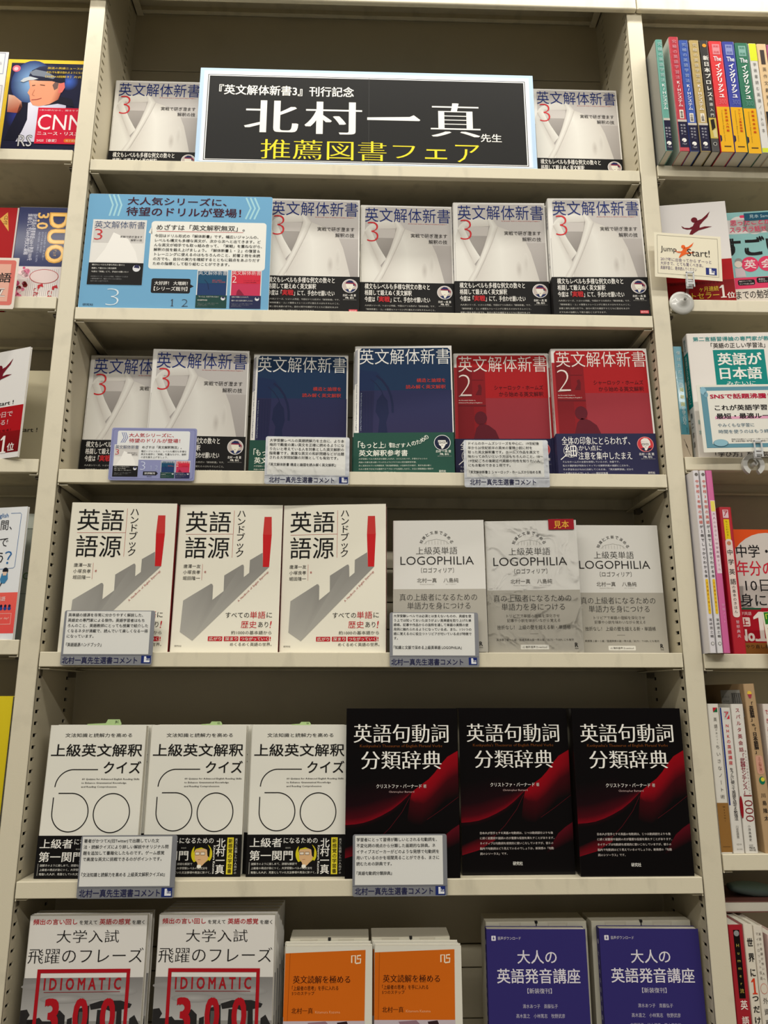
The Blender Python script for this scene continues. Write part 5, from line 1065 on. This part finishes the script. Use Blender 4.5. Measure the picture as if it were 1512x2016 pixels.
# fourth shelf, right bay
def jr_spine(t):
    q = Print(); c = t / 2
    q.circ(c, 6, 2.4, (120, 116, 112)); q.vtext('中学校3年間の英語', (c - 2.5, 14, c + 2.5, 78), (214, 100, 84), .01); q.vtext('が１冊でしっかりわかる本', (c - 2.3, 80, c + 2.3, 154), (54, 50, 50), .014)
    q.rrect(c - 1.7, 156, c + 2, 204, 1.4, (226, 190, 60), 2); q.vtext('人気講師が教える', (c - .9, 160, c + 1.2, 200), (180, 110, 40), 0, 4, res=1); q.vtext('濱崎潤之輔', (c - 2.2, 210, c + 2, 236), (84, 80, 80), 0, res=1); q.circ(c, 244, 2.4, (110, 106, 104)); q.circ(c, 244, 1.8, (214, 212, 210), 3)
    return q
GR4 = 'school English books standing spine out, right bay fourth shelf'
sdp = Print(); sdp.rect(2, 125, 18, 246, (214, 66, 40), 2); sdp.rect(80, 20, 100, 40, (150, 150, 150), 2)
spine_book(0.4655, 0.4738, -0.0205, HR[3], 0.2565, 0.150, (214, 210, 214), jr_spine(8.3), 'white spine with salmon lettering next to the right post, orange strip on its side', group=GR4, side_pr=sdp)
spine_book(0.4754, 0.4834, -0.0205, HR[3], 0.2565, 0.150, (214, 212, 214), jr_spine(8), 'white spine with salmon lettering, second from the right post', group=GR4)
q = Print(); q.rect(1.6, 44, 8.2, 148, (226, 206, 214), 1); q.rect(2, 45, 7.8, 60, (228, 214, 110), 2); q.vtext('大人のおさらい中学英語ドリル', (3, 62, 7, 144), (150, 90, 120), .0, 3, res=1); q.vtext('学習ノート', (3, 190, 7, 216), (226, 170, 200), 0, res=1)
spine_book(0.4841, 0.4933, -0.0205, HR[3], 0.2565, 0.150, (202, 96, 150), q, 'pink spine, third from the right post on the fourth shelf', group=GR4)
q = Print(); c = 9
q.rect(4.4, 4, 12.6, 16, (226, 200, 206), 1); q.text('ア', (5.6, 5, 11.6, 13.4), (190, 50, 70), .03, 3); q.rect(4.6, 18, 12.6, 48, (232, 206, 40), 1); q.vtext('もっとわかる！', (7, 20, 10.4, 46), (120, 100, 20), 0, 3, res=1)
q.rrect(4.0, 47, 14, 158, 4, (230, 214, 206), 2); q.circ(9, 53, 3, (206, 140, 110), 3); q.vtext('中学英語', (5, 62, 13.2, 112), (60, 50, 50), .012, 4); q.vtext('の基本のきほん', (6.6, 114, 11.4, 152), (80, 70, 68), .004, 4); q.vtext('曽根典夫', (7, 162, 12, 186), (226, 190, 196), .006, 4, res=1)
spine_book(0.5075, 0.5255, 0.0000, HR[3], 0.2080, 0.140, (178, 24, 40), q, 'red spine with a white rounded title panel beside the orange cover', group=GR4)
p = Print(); OC = (222, 92, 36)
p.rect(0.2, 0.2, 127.8, 181.8, OC, 0); p.circ(60, 72, 62, (214, 206, 200), 1, 67); p.rect(0.2, 84, 122, 116, (214, 206, 200), 1)
p.text('中学・高校', (13, 23, 104, 42), (40, 36, 38), .01, 4); p.text('6年分の英語が', (2, 46.5, 122, 69), (206, 44, 66), .012, 4); p.text('10日間で', (21, 74, 104, 92), (40, 36, 38), .0, 4); p.text('身につく本', (11, 95, 112, 113.5), (40, 36, 38), .01, 4)
p.rect(0.2, 115.5, 127.8, 165, (168, 24, 44), 2); p.rect(0.2, 115.5, 40, 118, (40, 96, 70), 3); p.text('中学英語', (4, 121, 25, 126), (230, 190, 190), .01, 4, res=1)
p.rrect(8, 129, 22, 142, 2, (226, 206, 200), 3); p.text('上', (9.5, 131, 20, 140), (168, 24, 44), .04, 4); p.text('No.', (3, 146, 30, 163), (228, 222, 216), .05, 4); p.text('1', (26, 121, 48, 163), (228, 222, 216), .02, 4)
p.rect(0.2, 165, 127.8, 181.8, (150, 104, 54), 3); p.text('やり直し英語の決定版', (12, 167.5, 80, 173), (40, 34, 30), .006, 4)
loose_book('book', 'orange book with a large white circle at the right picture edge, fourth shelf', 'book', 0.5282, 0.030, HR[3], 0.128, 0.1820, 0.014, OC, p)
p = Print(); p.rect(0, 0, 70, 75, (226, 220, 204), 0); p.rect(2, 0.5, 69, 17, (52, 128, 50), 1); p.text('「中学英語」', (4, 3, 60, 13), (214, 222, 80), .01, 2)
p.rect(4, 22, 66, 56, (196, 96, 70), 1); p.circ(24, 38, 18, (226, 200, 190), 2, 15); p.text('日本で一番\nやさしい', (10, 28, 44, 46), (190, 70, 70), .01, 3); p.rect(4, 50, 66, 60, (200, 60, 100), 3); p.text('おすすめ', (5, 63, 48, 73), (40, 36, 38), .04, 3)
board('price_card', 'small card with a green head hanging at the right picture edge, fourth shelf', 'sign', 0.5466, -0.012, 0.1134, 0.070, 0.0750, 0.0006, (226, 220, 204), p, roll=R_(-3.5))

# fifth shelf, right bay
GR5 = 'paperbacks standing spine out, right bay fifth shelf'
q = Print(); q.rect(.3, 127, 15.4, 187.6, (150, 112, 62), 0); q.poly([(7, 5), (13, 5), (7, 11)], (190, 40, 60), 2); q.poly([(13, 5), (13, 11), (7, 11)], (30, 110, 70), 2)
q.vtext('英語', (6.6, 18, 11, 32), (110, 106, 100), .0); q.vtext('が身につく', (7.6, 33, 10.4, 52), (130, 126, 120), .0, 4, res=1); q.vtext('ちいさなノート術', (6, 54, 11.6, 122), (90, 86, 82), -.004); q.vtext('Ｍayumi', (8, 131, 10.6, 150), (90, 66, 40), 0, res=1); q.line([(3, 181), (13, 181)], .5, (90, 66, 40), 2)
spine_book(0.4650, 0.4806, 0.004, HR[4], 0.1892, 0.120, (212, 208, 198), q, 'white spine with brown foot and red green mark beside the right post', group=GR5, gloss=False)
q = Print(); q.rect(.2, .2, 2.2, 125, (34, 58, 130), 0); q.rect(4.6, 4, 12.6, 15, (196, 200, 196), 1); q.text('ア', (5.6, 5.4, 11.4, 13), (200, 50, 66), .04, 3); q.poly([(12.4, 9), (12.4, 15), (8.4, 15)], (206, 50, 70), 2)
q.vtext('NHKの英語講座', (5.4, 22, 10.6, 74), (204, 60, 70), .01); q.vtext('をフルに使って英語を話せる勉強法', (5.4, 78, 10.6, 144), (70, 66, 66), .012, 4, res=1); q.vtext('川本佐奈恵', (6, 150, 9.6, 166), (120, 116, 110), 0, res=1); q.text('AZUSA\nBOOKS', (5, 172, 12, 180), (150, 146, 138), .0, res=1)
spine_book(0.4814, 0.4966, 0.004, HR[4], 0.1842, 0.120, (212, 208, 200), q, 'white spine with a navy edge and red lettering, second from the right post', group=GR5, gloss=False)
q = Print(); q.vtext('スパルタ英会話', (5, 6, 11, 62), (160, 50, 66), .008); q.vtext('「武器センテンス」', (4.6, 64, 11.4, 116), (150, 50, 70), .012); q.text('1000', (4.6, 117, 15.6, 150), (140, 46, 50), -.01, rot=True)
q.vtext('言いたいことが言えるようになる', (12, 60, 14.6, 116), (150, 120, 116), 0, res=1); q.vtext('小茂鳥雅史', (6, 154, 9.6, 174), (96, 90, 86), 0, res=1); q.text('CCC\nMEDIA\nHOUSE', (5, 178, 13.4, 186), (80, 76, 74), .02, res=1); q.circ(.4, 132, 2.2, (150, 30, 40), 3, 14)
spine_book(0.4976, 0.5146, 0.004, HR[4], 0.1888, 0.120, (214, 210, 202), q, 'white spine with wine red lettering and a big number, third from the right post', group=GR5, gloss=False)
q = Print(); q.circ(6.6, 12.6, 3, (226, 196, 80), 2); q.poly([(3.6, 14), (9.8, 14), (8, 19.4), (5.4, 19.4)], (170, 70, 90), 3)
q.vtext('「英語脳」', (3.4, 24, 9.6, 50), (50, 42, 38), .03); q.text('vs.', (4, 53, 9, 56), (70, 60, 50), .02); q.vtext('「日本語脳」', (3.4, 58, 9.6, 92), (50, 42, 38), .03)
q.rrect(3, 94, 12.6, 118, 3, (206, 160, 140), 2); q.vtext('２つの脳の違い', (6, 96, 10, 116), (160, 70, 60), 0, 4, res=1); q.circ(8, 126, 4, (30, 120, 90), 2, 5); q.circ(9, 124.6, 2.6, (216, 206, 80), 3); q.vtext('川島隆太', (4, 142, 10, 176), (60, 50, 44), .01)
sd = Print(); sd.poly([(118, 8), (60, 8), (60, 48), (124, 44)], (196, 194, 188), 2)
for k in range(14): sd.rect(92 + k * 2, 12, 92 + k * 2 + (1.3 if k % 3 else .7), 26, (70, 68, 70), 3)
for k in range(9): sd.rect(108 + k * 1.6, 32, 108 + k * 1.6 + .9, 43, (80, 78, 80), 3)
sd.text('0320-4376-1527', (64, 16, 86, 19), (120, 118, 116), .0, 3, res=1); sd.text('¥1700E', (66, 22, 84, 25), (120, 118, 116), .0, 3, res=1)
spine_book(0.5238, 0.5390, 0.004, HR[4], 0.2160, 0.130, (176, 146, 108), q, 'taller kraft brown book with a barcode label on its side', group=GR5, gloss=False, side_pr=sd, tilt=R_(-1.6))
q = Print(); q.rect(8, .3, 15.6, 188, (170, 40, 56), 1); q.vtext('できる英語', (2, 8, 6, 60), (190, 60, 80), .01); q.vtext('発想', (2, 70, 7, 96), (50, 46, 44), .04)
spine_book(0.5415, 0.5575, 0.004, HR[4], 0.1890, 0.120, (216, 206, 196), q, 'white and red spine at the right picture edge, fifth shelf', group=GR5, gloss=False)

# bottom shelf, right bay
GR6 = 'paperbacks standing spine out, right bay bottom shelf'
q = Print(); q.rect(5.6, 6, 13.6, 84, (26, 18, 16), 1); q.circ(9.6, 10, 3.4, (150, 150, 150), 2); q.vtext('Hummer流', (7, 22, 12.2, 78), (190, 170, 90), .0); q.vtext('英語勉強法', (6, 86, 15, 168), (236, 224, 216), .02)
sd = Print(); sd.vtext('新装第２版', (108, 14, 116, 84), (224, 200, 196), .02)
spine_book(0.4650, 0.4840, 0.004, HR[5], 0.1885, 0.120, (160, 20, 36), q, 'dark red spine with a black title strip beside the right post, bottom shelf', group=GR6, side_pr=sd)
q = Print(); q.vtext('世界に', (2.4, 16, 10, 60), (40, 36, 34), .03); q.text('1', (2.6, 62, 10, 80), (210, 70, 40), .01); q.vtext('つだけの英語教科書', (2, 82, 10.6, 186), (40, 36, 34), .03)
spine_book(0.4846, 0.4968, 0.004, HR[5], 0.1890, 0.120, (216, 208, 192), q, 'cream spine with black brush lettering and a red figure, bottom shelf', group=GR6, gloss=False)
q = Print(); q.vtext('英語の会議が怖い人へ', (5.6, 8, 8.6, 62), (110, 100, 92), 0, res=1); q.vtext('マイクロソフト役員', (2, 8, 5, 62), (120, 110, 100), 0, res=1); q.circ(5.6, 72, 4.4, (200, 110, 90), 2, 6); q.circ(5.6, 72, 4, (216, 208, 194), 3, 5.4); q.vtext('外資系１年目', (3, 82, 9, 150), (70, 64, 60), .0); q.vtext('英語', (3, 158, 9, 184), (60, 54, 50), .03)
spine_book(0.4974, 0.5094, 0.004, HR[5], 0.1870, 0.120, (214, 206, 192), q, 'cream spine with grey lettering, third from the right post, bottom shelf', group=GR6, gloss=False)
q = Print(); q.vtext('英語の音', (3, 20, 9, 90), (170, 70, 90), .02)
spine_book(0.5150, 0.5300, 0.004, HR[5], 0.1760, 0.120, (220, 190, 186), q, 'pale pink spine at the right picture edge, bottom shelf', group=GR6, gloss=False)
# book lying flat on top of the row and a folded teal wrapper on it
o = empty('book', 'grey book lying flat behind the bottom row of the right bay', 'book', (0.560, 0.098, Z0 + HR[5] + 0.1900 + 0.0003))
bm = bmesh.new(); add_box(bm, -0.092, 0.09, -0.045, 0.045, 0.0, 0.0012, .0004, 1); add_box(bm, -0.092, 0.09, -0.045, 0.045, 0.0128, 0.0140, .0004, 1); add_box(bm, -0.092, -0.0905, -0.045, 0.045, 0.001, 0.013)
mesh_obj('cover', bm, mat('lying_cover', (120, 74, 66), .5), o)
bm = bmesh.new(); add_box(bm, -0.0902, 0.088, -0.0435, 0.0435, 0.0013, 0.0127); mesh_obj('page_block', bm, PAGES, o)
bm = bmesh.new(); n, mseg = 14, 16; prev = None
rings = []
for i in range(n + 1):
    a = i / n; x = -0.035 + 0.07 * a; rr = 0.0125 * math.sin(math.pi * (0.10 + 0.82 * a)) ** .6
    rings.append([bm.verts.new((x, rr * 1.5 * math.cos(2 * math.pi * k / mseg), 0.0095 + 0.75 * rr * math.sin(2 * math.pi * k / mseg) - 0.006 * a)) for k in range(mseg)])
for A, B in zip(rings[:-1], rings[1:]):
    for k in range(mseg): bm.faces.new((A[k], A[(k + 1) % mseg], B[(k + 1) % mseg], B[k]))
bm.faces.new(rings[0][::-1]); bm.faces.new(rings[-1]); bmesh.ops.recalc_face_normals(bm, faces=bm.faces)
o = mesh_obj('folded_wrapper', bm, mat('teal_plastic', (150, 184, 178), .3, bump=.5, bscale=60), None, True); o.location = (0.545, 0.090, Z0 + HR[5] + 0.1903 + 0.0142)
tag(o, 'crumpled pale teal plastic lying on the flat book, lower right', 'wrapper')
